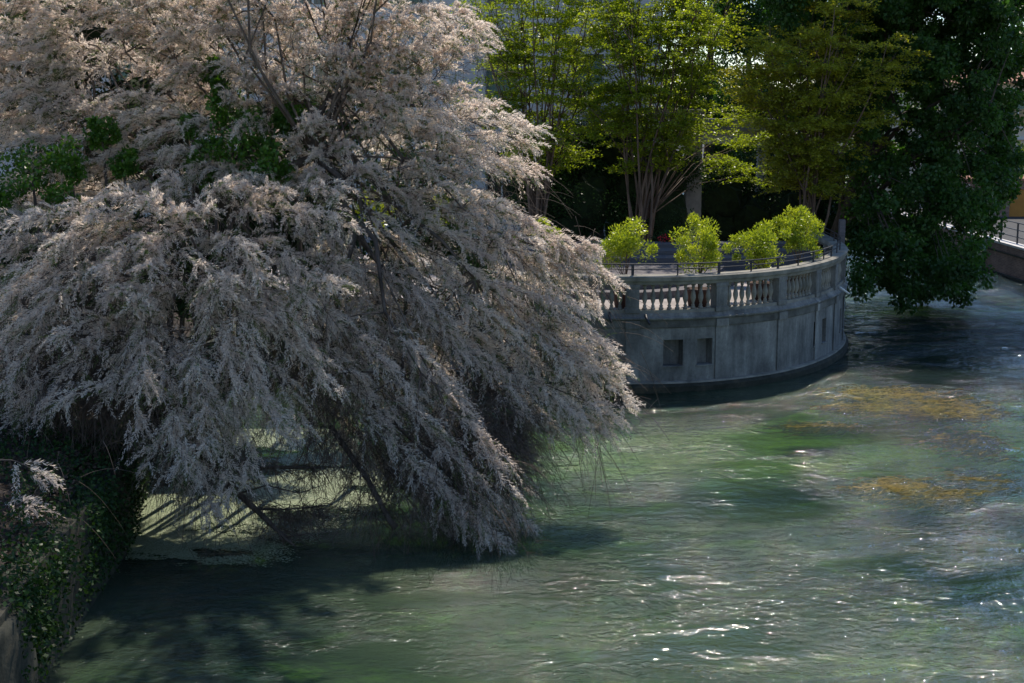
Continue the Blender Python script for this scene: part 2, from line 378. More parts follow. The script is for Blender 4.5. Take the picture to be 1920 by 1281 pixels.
# ---------------------------------------------------------------- terrace
T = empty('curved_terrace', (3, 42, 0), 'round grey stone terrace with baluster parapet standing in the river', 'terrace')
def loft(name, prof, m, s0=0.0, s1=None, step=.14, parent=T, closed=True, skip=None):
    """extrude a profile [(off,z)...] along the plan curve"""
    s1 = SL if s1 is None else s1
    ss = np.arange(s0, s1+step*.5, step); ss[-1] = s1
    V = []
    for s in ss:
        for o_, z in prof: p, t, n = cpt(s, o_); V.append((p[0], p[1], z))
    k = len(prof); f = []
    for i in range(len(ss)-1):
        for j in range(k if closed else k-1):
            l = (j+1) % k; f.append((i*k+j, (i+1)*k+j, (i+1)*k+l, i*k+l))
    if closed: f += [tuple(range(k)), tuple((len(ss)-1)*k+j for j in range(k-1, -1, -1))]
    b = MB(); b.add(V, f); return b.build(name, m, parent)
# wall face with recessed niches, built from panels along the curve
nich = []
for a, c in ((1244, 1281), (1307, 1336), (1525.5, 1536), (1541.5, 1549), (1574.5, 1577), (1579.2, 1581)):
    sa, sb = s_of_px(a, 1.0), s_of_px(c, 1.0)
    if sa is not None and sb is not None and sb-sa > .1: nich.append((sa, sb))
NZ0, NZ1, ZT = .62, 1.30, 1.62
sset = sorted(set(list(np.arange(0, SL, .14))+[v for ab in nich for v in ab]+[SL]))
b = MB()
def quad(s0, s1, z0, z1, o0=0, o1=0):
    p, q = cpt(s0, o0)[0], cpt(s1, o1)[0]; b.add([(*p, z0), (*q, z0), (*q, z1), (*p, z1)], [(0, 1, 2, 3)])
for s0, s1 in zip(sset[:-1], sset[1:]):
    mid = (s0+s1)/2
    if any(a < mid < c for a, c in nich):
        quad(s0, s1, -.6, NZ0); quad(s0, s1, NZ1, ZT); quad(s0, s1, NZ0, NZ1, -.32, -.32)
        for z in (NZ0, NZ1):
            p, q = cpt(s0, 0)[0], cpt(s1, 0)[0]; p2, q2 = cpt(s0, -.32)[0], cpt(s1, -.32)[0]
            b.add([(*p, z), (*q, z), (*q2, z), (*p2, z)], [(0, 1, 2, 3)])
    else: quad(s0, s1, -.6, ZT)
for a, c in nich:
    for s in (a, c):
        p, q = cpt(s, 0)[0], cpt(s, -.32)[0]; b.add([(*p, NZ0), (*q, NZ0), (*q, NZ1), (*p, NZ1)], [(0, 1, 2, 3)])
b.build('wall', M['concrete'], T)
for a, c in nich:
    loft('niche_sill', [(-.3, NZ0-.02), (.035, NZ0-.02), (.035, NZ0+.012), (-.3, NZ0+.012)], M['concrete'], a-.02, c+.02, .1)
loft('foot', [(-.05, -.6), (.22, -.6), (.18, .12), (.10, .19), (-.05, .20)], M['dark_concrete'])
loft('foot_edge', [(-.02, .195), (.115, .195), (.10, .235), (-.02, .25)], M['balustrade'])
loft('frieze', [(-.2, 1.60), (.02, 1.60), (.03, 1.63), (.03, 1.80), (-.2, 1.80)], M['frieze'])
loft('cornice', [(-.4, 1.80), (.05, 1.80), (.09, 1.83), (.10, 1.865), (.04, 1.90), (.0, 1.98), (-.4, 1.98)], M['concrete'])
loft('plinth_rail', [(-.27, 1.98), (-.01, 1.98), (-.02, 2.06), (-.26, 2.06)], M['balustrade'])
loft('coping', [(-.32, 2.70), (.0, 2.70), (.02, 2.76), (.055, 2.80), (.07, 2.90), (.0, 2.925), (-.36, 2.925), (-.38, 2.8)], M['balustrade'])
# pilasters and balusters
pil_px = [1187, 1354, 1467, 1534.5, 1568]
pil = [s_of_px(p, 2.4) for p in pil_px]
d0 = pil[1]-pil[0]
pil = [pil[0]-2*d0, pil[0]-d0]+pil+[pil[-1]+1.9, pil[-1]+3.8, pil[-1]+5.7]
pil = [s for s in pil if .3 < s < SL-.3]
pb = MB(); p_, t_, n_ = cpt(pil[2], -.12)
for s in pil:
    p, t, n = cpt(s, -.13); b = MB()
    b.obox(p, t, n, .19, .165, 1.985, 2.10); b.obox(p, t, n, .165, .145, 2.10, 2.62); b.obox(p, t, n, .185, .16, 2.62, 2.70)
    b.obox(p+n*.148, t, n, .115, .006, 2.15, 2.57)
    q1, q2 = cpt(s, .0)[0], n
    b.obox(q1+n*.022, t, n, .17, .012, .24, 1.60)                     # flat strip down the wall
    b.obox(q1+n*.05, t, n, .18, .03, 1.603, 1.797)
    b.build('pilaster', M['concrete'], T, bevel=.006)
prof = [(.062, 0), (.062, .045), (.036, .06), (.052, .09), (.034, .115), (.030, .14), (.050, .20), (.068, .27), (.066, .33), (.048, .42), (.032, .49),
        (.028, .52), (.044, .535), (.044, .555), (.032, .57), (.054, .60), (.062, .605), (.062, .64)]
bm_ = MB().lathe((0, 0, 0), prof, 14)
bal0 = None
for a, c in zip(pil[:-1], pil[1:]):
    nb = max(3, int(round((c-a-.42)/.215)))
    for k in range(nb):
        s = a+.21+(c-a-.42)*(k+.5)/nb; p = cpt(s, -.14)[0]
        if bal0 is None: bal0 = bm_.build('baluster', M['balustrade'], None, smooth=True); o = bal0; o.parent = T
        else: o = bal0.copy(); C.objects.link(o); o.parent = T
        o.location = (p[0]-3, p[1]-42, 2.06); o.rotation_euler[2] = random.random()*6; o.scale[2] = 1.0
# terrace floor
fb = MB(); pts = [cpt(s, -.1)[0] for s in np.arange(0, SL, .4)]
poly = [(x, y, 1.93) for x, y in pts]+[(9.9, 60, 1.93), (-8, 60, 1.93), (-8, 40, 1.93)]
fb.add(poly, [tuple(range(len(poly)))]); fb.build('floor', M['paving'], T)
# drain spouts on the wall
for px, z in ((1143, 1.95), (1211, 1.9), (1572, 1.95)):
    s = s_of_px(px, z)
    if s is None: continue
    p, t, n = cpt(s, .02); q = p+n*.28+t*.06
    MB().tube([(*p, z+.05), (*(p+n*.12), z-.02), (*q, z-.14)], .032, 10).build('drain_spout', M['white_paint'] if px > 1500 else M['iron'], T, smooth=True)
# metal railing on the coping
Rl = empty('metal_railing', (3, 42, 2.925), 'low dark metal rail running along the top of the round stone parapet', 'railing')
for z in (3.08, 3.205):
    pts = [(*cpt(s, -.16)[0], z) for s in np.arange(.2, SL-.3, .15)]
    MB().tube(pts, .014 if z < 3.1 else .017, 6).build('rail', M['iron'], Rl, smooth=True)
for i, (a, c) in enumerate(zip(pil[:-1], pil[1:])):
    for k in range(2):
        s = a+(c-a)*k/2; p, t, n = cpt(s, -.16); b = MB()
        wd = .035 if k == 0 else .014
        b.obox(p, t, n, wd, .016, 2.925, 3.215); b.build('post', M['iron'], Rl)

# ================================================================== PLANTS
def leaf_blob(cs, rs, n, L, W, out_bias=.6, droop=0., squash=1.0, shell=.5):
    """leaves around clump centres cs (m,3) with radii rs; returns arrays"""
    k = rng.integers(0, len(cs), n); d = rdir(n); r = rng.random(n)**shell
    P = cs[k]+d*(rs[k]*r)[:, None]*np.array([1, 1, squash])
    D = unit(d*out_bias+rdir(n)*.8+np.array([0, 0, -droop]))
    return P, D, L*(.6+.6*rng.random(n)), W*(.6+.6*rng.random(n)), k
# --- potted shrubs on the terrace
def potted(px, top, width, Yd, label, n=5200):
    base = at(px, 500, Yd); base[2] = 1.93
    o = empty('potted_shrub', base, label, 'potted shrub', 'bright green shrubs behind the parapet')
    b = MB().lathe(base, [(.24, 0), (.27, .02), (.34, .40), (.37, .41), (.37, .47), (.33, .47), (.31, .42), (.05, .41)], 24)
    b.build('pot', M['terracotta'], o, smooth=True)
    zt = at(px, top, Yd)[2]; wr = width/F*Yd/2; zc = (zt+2.75)/2; hr = (zt-2.75)/2
    cs = []; rs = []
    for i in range(30):
        d = rdir(1)[0]; q = random.random()**.4
        cs.append([base[0]+d[0]*wr*q*.80, base[1]+d[1]*wr*q*.80, zc+d[2]*hr*q*.84]); rs.append(.17+.17*random.random())
    cs = np.array(cs); rs = np.array(rs)
    for i in random.sample(range(30), 11):
        cs[i] += (cs[i]-np.array([base[0], base[1], zc]))*random.uniform(.1, .45); rs[i] *= .55
    P, D, L, W, k = leaf_blob(cs, rs, n, .085, .036, .9, -.35)
    var = np.clip(rng.random(len(cs))[k]*.5+rng.random(n)*.5, 0, 1)
    V, Fq, v = kites(P, D, L, W, var); np_mesh('foliage', V, Fq, M['potted'], o, v)
    b = MB()
    for i in range(9):
        c = cs[i*3]; m_ = [(base[0]+(c[0]-base[0])*t*t, base[1]+(c[1]-base[1])*t*t, 2.35+(c[2]-2.35)*t) for t in (0, .35, .7, 1)]
        b.tube(m_, [.018, .014, .01, .005], 5)
    b.build('stem', M['myrtle_bark'], o, smooth=True)
potted(1173, 411, 122, 36.75, 'leftmost potted shrub, a round bright green bush beside the pale blossom')
potted(1311, 399, 114, 37.0, 'taller egg shaped potted shrub above the wide parapet bay with the two wall niches below')
potted(1430, 412, 104, 38.3, 'lower potted shrub with reddish tips, standing in front of a taller one')
potted(1498, 381, 98, 39.9, 'tallest potted shrub, rightmost on the round terrace', 6000)

# --- multi-stemmed crape myrtles behind the terrace
def myrtle(pxb, Yd, xr, ytop, nst, leafm, label, dens=1.0, zlow=4.2, gold=0, more=()):
    base = at(pxb, 430, Yd); base[2] = 1.93
    o = empty('crape_myrtle', base, label, 'tree', 'slender many-stemmed trees on the terrace')
    b = MB(); tips = []; tw = []
    ztop = at(pxb, ytop, Yd)[2]; xl, xh = at(xr[0], 200, Yd)[0], at(xr[1], 200, Yd)[0]
    for i in range(nst):
        f = (i+.5)/nst; tx = xl+(xh-xl)*(.08+.84*f)+random.uniform(-.3, .3)
        ty = base[1]+random.uniform(-1.6, 1.6); tz = ztop-abs(f-.5)*2.2+random.uniform(-.8, .4)
        p = np.array([base[0]+random.uniform(-.3, .3), base[1]+random.uniform(-.25, .25), 1.93]); t1 = np.array([tx, ty, tz]); pts = []
        w1, w2 = random.uniform(-.25, .25), random.uniform(-.25, .25)
        for t in np.linspace(0, 1, 10):
            e = t**1.25; q = p+(t1-p)*np.array([e, e, t]); q[0] += w1*math.sin(t*6); q[1] += w2*math.sin(t*5+1); pts.append(q)
        b.tube(pts, list(np.linspace(.055, .010, 10)), 6)
        # side stems
        for j in range(4):
            k = random.randint(3, 7); q0 = pts[k]; dd = unit(np.array([random.uniform(-1, 1)+(f-.5)*1.2, random.uniform(-1, 1), random.uniform(.9, 1.8)])); ln = random.uniform(1.3, 3.0)
            sp_ = [q0+dd*ln*t+np.array([0, 0, .1*t*t]) for t in (0, .35, .7, 1)]; b.tube(sp_, [.022, .016, .011, .006], 5)
            tips += [sp_[t] for t in (1, 2, 3)]
        for k in range(3, 10): tips.append(pts[k])
    b.build('stem', M['myrtle_bark'], o, smooth=True)
    tips = np.array(tips); tips = tips[tips[:, 2] > zlow-.8]; mo = [at(*q_) for q_ in more]
    if mo:
        for q_ in mo: MB().tube([(base[0]+.1, base[1], 3.2), ((base[0]*.5+q_[0]*.5), base[1]*.5+q_[1]*.5, q_[2]*.6+1.6), tuple(q_)], [.022, .015, .006], 5).build('stem', M['myrtle_bark'], o, smooth=True)
        tips = np.concatenate([tips]+[np.array(mo)]*3)
    # horizontal leafy sprays out of the stems
    npl = int(300*dens); kp = rng.integers(0, len(tips), npl); ctr = tips[kp]+rng.normal(size=(npl, 3))*np.array([.3, .3, .15])
    axd = unit(ctr-np.array([base[0], base[1], 0])*np.array([1, 1, 0])-np.array([0, 0, 1])*ctr[:, 2:]); ns = npl*8; k = np.repeat(np.arange(npl), 8)
    st = ctr[k]+rng.normal(size=(ns, 3))*np.array([.10, .10, .04]); dr = rdir(ns); dr[:, 2] = np.abs(dr[:, 2])*.22-.02; dr = unit(dr+axd[k]*.45); ln = (.4+.75*rng.random(ns))*np.repeat(.6+.6*rng.random(npl), 8)
    m = 24; t = np.linspace(.1, 1, m)[None, :, None]
    P = st[:, None]+dr[:, None]*ln[:, None, None]*t+np.array([0, 0, -.22])*(t**2)*ln[:, None, None]
    tube = P[:, ::6]; Vt, Ft = ribbons(None, tube, np.full(tube.shape[:2], .004)); np_mesh('twig', Vt, Ft, M['myrtle_bark'], o)
    D = unit(dr[:, None]*.5+rdir(ns*m).reshape(ns, m, 3)*np.array([1, 1, .3])); P = P.reshape(-1, 3)+rng.normal(size=(ns*m, 3))*.03; D = D.reshape(-1, 3)
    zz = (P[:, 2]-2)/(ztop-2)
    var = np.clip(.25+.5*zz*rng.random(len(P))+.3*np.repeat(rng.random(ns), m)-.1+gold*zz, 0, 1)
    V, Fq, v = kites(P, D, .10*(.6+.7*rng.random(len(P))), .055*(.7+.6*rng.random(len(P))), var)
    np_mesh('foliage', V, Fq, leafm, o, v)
myrtle(1005, 50.5, (860, 1160), -80, 16, M['myrtle'], 'airy green tree fanning many thin stems just right of the blossom', .85, 5.0)
myrtle(1205, 50.0, (1085, 1430), -90, 17, M['myrtle'], 'broad yellow green many-stemmed tree behind the two left potted shrubs', 1.4, 4.2, 0, [(x_, y_, 51.5+.4*k_) for k_, (x_, y_) in enumerate(((1290, 240), (1330, 215), (1370, 235), (1410, 225), (1340, 265), (1385, 270), (1420, 262), (1300, 290), (1350, 310), (1390, 330), (1310, 350)))])
myrtle(1510, 48.5, (1390, 1670), 10, 13, M['myrtle_gold'], 'darker many-stemmed tree with golden tips behind the rightmost potted shrub', 1.2, 3.9, .1)

# --- evergreen shrubs under them
def bush(name, boxes, n, leafm, label, cat, group=None, L=.10, W=.055, core=True, droop=.2):
    """boxes: list of (px,py,Y,rpx) clumps"""
    cs = np.array([at(a, b_, c) for a, b_, c, r in boxes]); rs = np.array([r/F*c for a, b_, c, r in boxes])
    root = cs.mean(0).copy(); root[2] = 1.9
    o = empty(name, root, label, cat, group)
    sub = []; sr = []
    for i in range(len(cs)):
        for j in range(9): d = rdir(1)[0]; sub.append(cs[i]+d*rs[i]*.72); sr.append(rs[i]*(.28+.3*random.random()))
    P, D, L_, W_, k = leaf_blob(np.array(sub), np.array(sr), n, L, W, .8, droop)
    var = np.clip(rng.random(len(sub))[k]*.5+rng.random(n)*.5, 0, 1)
    V, Fq, v = kites(P, D, L_, W_, var); np_mesh('foliage', V, Fq, leafm, o, v)
    for i in range(len(cs)):
        c = cs[i]; MB().tube([(c[0], c[1], 1.8), (c[0]+.1, c[1]+.1, (c[2]+1.8)/2), tuple(c)], [.07, .05, .02], 6).build('stem', M['bark'], o, smooth=True)
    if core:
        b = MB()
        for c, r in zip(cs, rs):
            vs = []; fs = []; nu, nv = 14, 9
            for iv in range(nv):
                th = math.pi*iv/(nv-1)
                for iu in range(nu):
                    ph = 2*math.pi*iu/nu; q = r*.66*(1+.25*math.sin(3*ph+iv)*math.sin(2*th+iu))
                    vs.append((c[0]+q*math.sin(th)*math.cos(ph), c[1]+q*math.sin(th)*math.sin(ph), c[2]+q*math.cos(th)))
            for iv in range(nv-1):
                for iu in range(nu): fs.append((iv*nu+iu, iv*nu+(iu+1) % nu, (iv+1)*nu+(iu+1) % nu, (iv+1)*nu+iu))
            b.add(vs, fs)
        b.build('light_block_core', M['core'], o)  # solid dark core added inside the leaves to block light
    return o
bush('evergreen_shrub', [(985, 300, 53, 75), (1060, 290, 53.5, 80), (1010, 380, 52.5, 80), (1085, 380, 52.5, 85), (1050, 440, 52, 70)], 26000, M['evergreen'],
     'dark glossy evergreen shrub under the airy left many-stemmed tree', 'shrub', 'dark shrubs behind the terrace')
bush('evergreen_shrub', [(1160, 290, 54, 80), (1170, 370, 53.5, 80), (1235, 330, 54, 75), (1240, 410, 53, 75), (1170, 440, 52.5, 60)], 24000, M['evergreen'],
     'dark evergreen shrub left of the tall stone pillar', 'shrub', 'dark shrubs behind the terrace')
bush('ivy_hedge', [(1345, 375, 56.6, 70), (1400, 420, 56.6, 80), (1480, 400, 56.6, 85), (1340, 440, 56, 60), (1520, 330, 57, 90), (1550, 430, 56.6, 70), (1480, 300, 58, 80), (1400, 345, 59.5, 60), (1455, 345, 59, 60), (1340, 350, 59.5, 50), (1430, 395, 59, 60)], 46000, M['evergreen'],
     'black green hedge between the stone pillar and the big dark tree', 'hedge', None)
# azalea with red flowers
az = bush('flowering_shrub', [(1243, 448, 47, 22), (1262, 462, 47, 20)], 2500, M['evergreen'], 'small dark shrub with red flowers between the first two potted shrubs', 'shrub', None, .06, .035, False)
cs = np.array([at(1243, 446, 46.6), at(1256, 450, 46.6), at(1252, 464, 46.6)]); P, D, L_, W_, k = leaf_blob(cs, np.array([.16, .13, .14]), 160, .05, .05)
V, Fq, v = kites(P, D, L_, W_, rng.random(160)); np_mesh('blossom', V, Fq, M['petal'], az, v)

# --- big dark tree over the water
def bigtree():
    poly = [(1560, -260), (1900, -240), (1945, 60), (1935, 150), (1900, 205), (1935, 255), (1898, 330), (1920, 372), (1855, 425), (1838, 485), (1845, 520), (1790, 562),
            (1745, 545), (1700, 580), (1655, 530), (1610, 560), (1590, 500), (1600, 430), (1590, 300), (1560, 200), (1500, 90), (1440, 60), (1400, -60), (1440, -240)]
    base = np.array([12.2, 53.5, .4]); o = empty('big_shade_tree', base, 'huge dark green tree leaning out over the river at the right', 'tree')
    pts = []
    while len(pts) < 860:
        x, y = random.uniform(1390, 1945), random.uniform(-260, 590)
        if pip(x, y, poly):
            # keep clear of the outline so that clumps do not spill out
            if not all(pip(x+a, y+c, poly) for a, c in ((18, 0), (-18, 0), (0, 18), (0, -18))): 
                if random.random() < .6: continue
            d0 = 51.5+random.uniform(-3.4, 4.2)-max(0, (y-250))/330*3.2
            pts.append(at(x, y, d0))
    pts += [at(random.uniform(1640, 1915), random.uniform(-60, 130), random.uniform(50, 54)) for _ in range(90)]
    cs = np.array(pts); rs = .30+.38*rng.random(len(cs))
    n = 210000; P, D, L_, W_, k = leaf_blob(cs, rs, n, .17, .115, .55, .55, .75, .6)
    var = np.clip(rng.random(len(cs))[k]*.6+rng.random(n)*.4, 0, 1)
    V, Fq, v = kites(P, D, L_, W_, var); np_mesh('crown', V, Fq, M['maple'], o, v)
    b = MB(); tr = [base+np.array([0, 0, -.6]), base+np.array([.1, -.1, 2]), base+np.array([.7, -.5, 4.5]), base+np.array([1.3, -1, 7.5]), base+np.array([1.7, -1.2, 11])]
    b.tube(tr, [.42, .34, .28, .2, .08], 12); b.build('trunk', M['bark'], o, smooth=True)
    LP = []
    for i in range(22):
        c = cs[i*38]; q = tr[1+i % 3]+np.random.default_rng(i).normal(size=3)*.05; mdl = (q+c)/2+np.array([0, 0, .5])
        MB().tube(LP.extend([q*.5+mdl*.5, mdl, c*.6+mdl*.4, c]) or [q, q*.7+mdl*.3, mdl, c*.6+mdl*.4, c], [.12, .10, .07, .045, .015], 6).build('limb', M['bark'], o, smooth=True)
    b = MB()
    for c in cs[::3]:
        q = min(LP, key=lambda z_: np.linalg.norm(z_-c)); b.tube([q, (q+c)/2+np.array([0, 0, .1]), c], [.03, .02, .008], 4)
    b.build('twig', M['bark'], o)
bigtree()

# --- trees further off that close the view beyond the river
def farbush(cx, cy, z0, rx, rz, n, label, group='trees far beyond the river', L=.3, m='far_leaf', name='distant_tree'):
    o = empty(name, (cx, cy, z0), label, 'tree', group)
    cs = np.array([[cx, cy, z0+rz*1.15]])+rdir(46)*np.array([rx, rx*.7, rz])*(.35+.6*rng.random((46, 1))); rs = (.18+.16*rng.random(46))*rx
    P, D, L_, W_, k = leaf_blob(cs, rs, n, L, L*.6, .6, .2)
    V, Fq, v = kites(P, D, L_, W_, np.clip(rng.random(46)[k]*.6+rng.random(n)*.4, 0, 1)); np_mesh('crown', V, Fq, M[m], o, v)
    MB().tube([(cx, cy, z0-.3), (cx+.1, cy, z0+rz*.6), (cx, cy, z0+rz*1.2)], [.3, .22, .1], 8).build('trunk', M['bark'], o, smooth=True)
farbush(17, 92, 1.2, 4.5, 3.6, 5000, 'light green tree glimpsed through gaps low in the big dark tree')
farbush(26, 104, 1.2, 5, 4, 5000, 'pale tree beyond the brick embankment behind the big dark tree')
farbush(10, 98, 1.5, 5, 5, 6000, 'sunlit green tree beyond the stone pavilion, seen left of the big dark tree')
farbush(29.3, 80, 1.5, 1.9, 2.0, 3500, 'small light green tree at the right edge in front of the ochre house', None, .2)
farbush(9.0, 66, 1.9, 3.9, 7.6, 42000, 'tall dense green tree behind the stone pavilion', None, .17, 'maple')
farbush(11.9, 73, 1.4, 3.4, 7.6, 30000, 'tall dark tree far behind the gap between the pavilion and the golden tipped tree', None, .18, 'maple')
farbush(14.8, 70, 1.4, 3.8, 7.4, 38000, 'tall dense green tree behind the tree with golden tips', None, .17, 'maple')

# ================================================================== BUILDINGS
def window(parent, x0, x1, z0, z1, y, blind=.0, depth=.25):
    fr = MB(); w_ = .09
    fr.box(x0-.14, x0, y-.05, y+depth, z0-.14, z1+.14); fr.box(x1, x1+.14, y-.05, y+depth, z0-.14, z1+.14)
    fr.box(x0, x1, y-.05, y+depth, z1, z1+.14); fr.box(x0, x1, y-.10, y+depth, z0-.14, z0)
    f = fr.build('window', M['plaster_trim'], parent)
    g = MB(); g.box(x0, x1, y+depth-.03, y+depth+.02, z0, z1); p = g.build('pane', M['glass'], parent); p.parent = f
    s = MB(); s.box((x0+x1)/2-.04, (x0+x1)/2+.04, y+depth-.07, y+depth-.033, z0, z1)
    s.box(x0, x0+.07, y+depth-.07, y+depth-.033, z0, z1); s.box(x1-.07, x1, y+depth-.07, y+depth-.033, z0, z1)
    q = s.build('sash', M['white_paint'], parent); q.parent = f
    if blind:
        bb = MB(); zb = z1-(z1-z0)*blind; nsl = int((z1-zb)/.06)
        for i in range(nsl): bb.box(x0+.075, x1-.075, y+depth-.13, y+depth-.075, z1-(i+1)*.06+.006, z1-i*.06)
        q = bb.build('blind', M['shutter'], parent); q.parent = f
def wall_holes(b, x0, x1, z0, z1, y0, y1, holes):
    """wall in the plane y0..y1 with rectangular holes (x0,x1,z0,z1), all holes in one row set"""
    xs_ = sorted({x0, x1, *[h[0] for h in holes], *[h[1] for h in holes]}); zs_ = sorted({z0, z1, *[h[2] for h in holes], *[h[3] for h in holes]})
    for i in range(len(xs_)-1):
        for j in range(len(zs_)-1):
            cx, cz = (xs_[i]+xs_[i+1])/2, (zs_[j]+zs_[j+1])/2
            if not any(h[0] < cx < h[1] and h[2] < cz < h[3] for h in holes): b.box(xs_[i], xs_[i+1], y0, y1, zs_[j], zs_[j+1])
PB = empty('pale_villa', (-4, 62, 1.9), 'pale plastered villa with green blinds behind the many-stemmed trees', 'building')
holes = []
wz = at(1100, 180, 60)[2]-.5
for row in range(3):
    z0 = [wz, wz+4.2, wz-4.0][row]
    for x in (-24.5, -20.6, -16.7, -12.8, -8.9, -5.0, -1.1, at(1071, 100, 60)[0]):
        holes.append((x, x+1.35, z0, z0+2.2))
b = MB(); wall_holes(b, -28, 6.2, 1.7, 14.6, 60, 60.5, holes)
b.box(-28, 6.2, 68, 68.5, 1.7, 14.6); b.box(-28, -27.5, 60.5, 68, 1.7, 14.6); b.box(5.7, 6.2, 60.5, 68, 1.7, 14.6); b.build('wall', M['plaster'], PB)
for i, h in enumerate(holes): window(PB, *h, 60.0, blind=(.62 if i == 7 else random.choice([0, .3, .62, 1.0])), depth=.3)
zl = at(1160, 207, 60)[2]
b = MB(); b.box(-28.1, 6.3, 59.86, 59.997, zl-.1, zl+.12); b.box(-28.1, 6.3, 59.78, 59.997, 14.2, 14.6); b.build('string_course', M['plaster_trim'], PB)
b = MB(); b.box(-28.6, 6.8, 59.3, 69, 14.605, 14.85); b.add([(-28.6, 59.3, 14.85), (6.8, 59.3, 14.85), (6.8, 69, 14.85), (-28.6, 69, 14.85), (-25, 64, 16.6), (3, 64, 16.6)],
    [(0, 1, 5, 4), (1, 2, 5), (2, 3, 4, 5), (3, 0, 4)]); b.build('roof', M['roof'], PB)
# stone pavilion (pillars and lintel)
xA, xB, xC = at(1300, 300, 54.5)[0], at(1428, 300, 58)[0], 0
PG = empty('stone_pavilion', (xA, 56, 1.9), 'grey stone pavilion of pillars and lintels half hidden by leaves', 'pavilion')
ztA = at(1300, 226, 54.5)[2]
b = MB(); b.box(xA-.30, xA+.30, 54.2, 54.8, 1.9, ztA); b.box(xA-.36, xA+.36, 54.14, 54.86, ztA-.25, ztA); b.build('pillar', M['pergola'], PG, bevel=.02)
b = MB(); b.box(xB-.19, xB+.19, 57.8, 58.2, 1.9, at(1428, 246, 58)[2]); b.build('pillar', M['plaster_trim'], PG, bevel=.02)
b = MB(); b.box(xA-3.9, xA-3.4, 54.2, 54.8, 1.9, ztA); b.build('pillar', M['pergola'], PG, bevel=.02)
zb = at(1428, 246, 58)[2]
b = MB(); b.box(xA-4.1, xA+.4, 54.1, 54.9, ztA+.003, ztA+.42); b.build('lintel', M['pergola'], PG, bevel=.02)
b = MB(); b.box(xA-.2, xB+.45, 57.6, 58.4, zb+.003, zb+.5); b.build('lintel', M['pergola'], PG, bevel=.02)
b = MB(); b.box(xA+.1, xB-.2, 57.9, 58.1, zb-.5, zb); b.build('beam', M['plaster_trim'], PG)
zr = at(1380, 318, 58)[2]; b = MB(); b.box(xA+.2, xB-.192, 57.95, 58.05, zr-.04, zr+.04); b.build('cross_rail', M['pergola'], PG)
# low stepped garden wall at the back of the terrace
GWl = empty('garden_wall', (6.5, 47.5, 1.93), 'low grey boarded steps and wall closing the back of the terrace', 'low wall')
loft('step', [(-3.6, 1.94), (-3.0, 1.94), (-3.0, 2.12), (-3.6, 2.12)], M['shade_deck'], 0, SL-9, .3, GWl)
loft('step', [(-4.2, 1.94), (-3.603, 1.94), (-3.603, 2.27), (-4.2, 2.27)], M['shade_deck'], 0, SL-9, .3, GWl)
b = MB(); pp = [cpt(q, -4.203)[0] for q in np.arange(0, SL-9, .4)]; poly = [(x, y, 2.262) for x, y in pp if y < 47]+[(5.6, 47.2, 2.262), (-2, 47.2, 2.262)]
b.add(poly, [tuple(range(len(poly)))]); b.build('shade_deck', M['shade_deck'], GWl)  # dark sheet painted where the terrace floor lies in shade
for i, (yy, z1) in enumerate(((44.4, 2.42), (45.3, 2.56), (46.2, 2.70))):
    b = MB(); b.box(-2, 9.6, yy, yy+.88, 1.94, z1); b.build('step', M['shade_deck'], GWl, bevel=.015)
p = at(1577, 470, 45.3)
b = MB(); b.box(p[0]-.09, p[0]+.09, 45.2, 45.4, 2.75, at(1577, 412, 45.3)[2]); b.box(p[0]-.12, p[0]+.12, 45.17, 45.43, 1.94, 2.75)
prop(b.build('stone_post', M['shade_deck'], bevel=.01), 'thin grey upright post at the right end of the round parapet', 'post')

# right embankment
ex_ = 21.0
EW = empty('brick_embankment', (21, 60, 0), 'old brick river wall with a pale coping along the right bank', 'embankment wall')
b = MB(); b.box(21.0, 21.6, 8, 150, -.6, 1.28); b.build('wall', M['brick'], EW)
b = MB(); b.box(20.94, 21.5, 8, 150, 1.283, 1.38); b.build('coping', M['plaster_trim'], EW, bevel=.01)
b = MB(); b.box(20.93, 20.997, 8, 150, .92, .98); b.build('string_course', M['dark_concrete'], EW)
b = MB(); b.box(20.85, 20.997, 8, 150, -.6, .06); b.build('foot', M['dark_concrete'], EW)
RW = empty('embankment_railing', (21.25, 60, 1.38), 'dark iron railing on the far right embankment', 'railing')
for z in (1.65, 1.95, 2.25): MB().tube([(21.35, 30, z), (21.35, 110, z)], .025, 6).build('rail', M['iron'], RW)
for yy in range(52, 84, 2): MB().box(21.32, 21.38, yy-.03, yy+.03, 1.38, 2.27).build('post', M['iron'], RW)
for k, (px, z0, z1, r, lb) in enumerate(((1880, -.1, 1.25, .07, 'wide grey drain pipe with a hood on the brick river wall'), (1866, -.1, .62, .05, 'short dark pipe left of the hooded pipe on the brick river wall'))):
    yy = atz(px, 505, 0.)[1]; b = MB().tube([(20.86, yy, z0), (20.86, yy, z1)], r, 10); o = empty('drain_pipe', (20.86, yy, 0), lb, 'pipe')
    b.build('pipe', M['iron'], o, smooth=True); MB().box(20.72, 20.94, yy-.14, yy+.14, z1, z1+.16).build('hood', M['pergola'] if k == 0 else M['iron'], o)
b = MB(); b.add([(21.5, 8, 1.3), (60, 8, 1.3), (400, 150, 1.3), (400, 700, 1.3), (16, 700, 1.3), (16, 150, 1.3), (21.5, 150, 1.3)], [tuple(range(7))]); prop(b.build('road', M['asphalt']), kind='structure')
b = MB(); b.add([(-400, 140, 1.2), (16, 140, 1.2), (16, 700, 1.2), (-400, 700, 1.2)], [(0, 1, 2, 3)]); prop(b.build('far_ground', M['grass']), kind='structure')
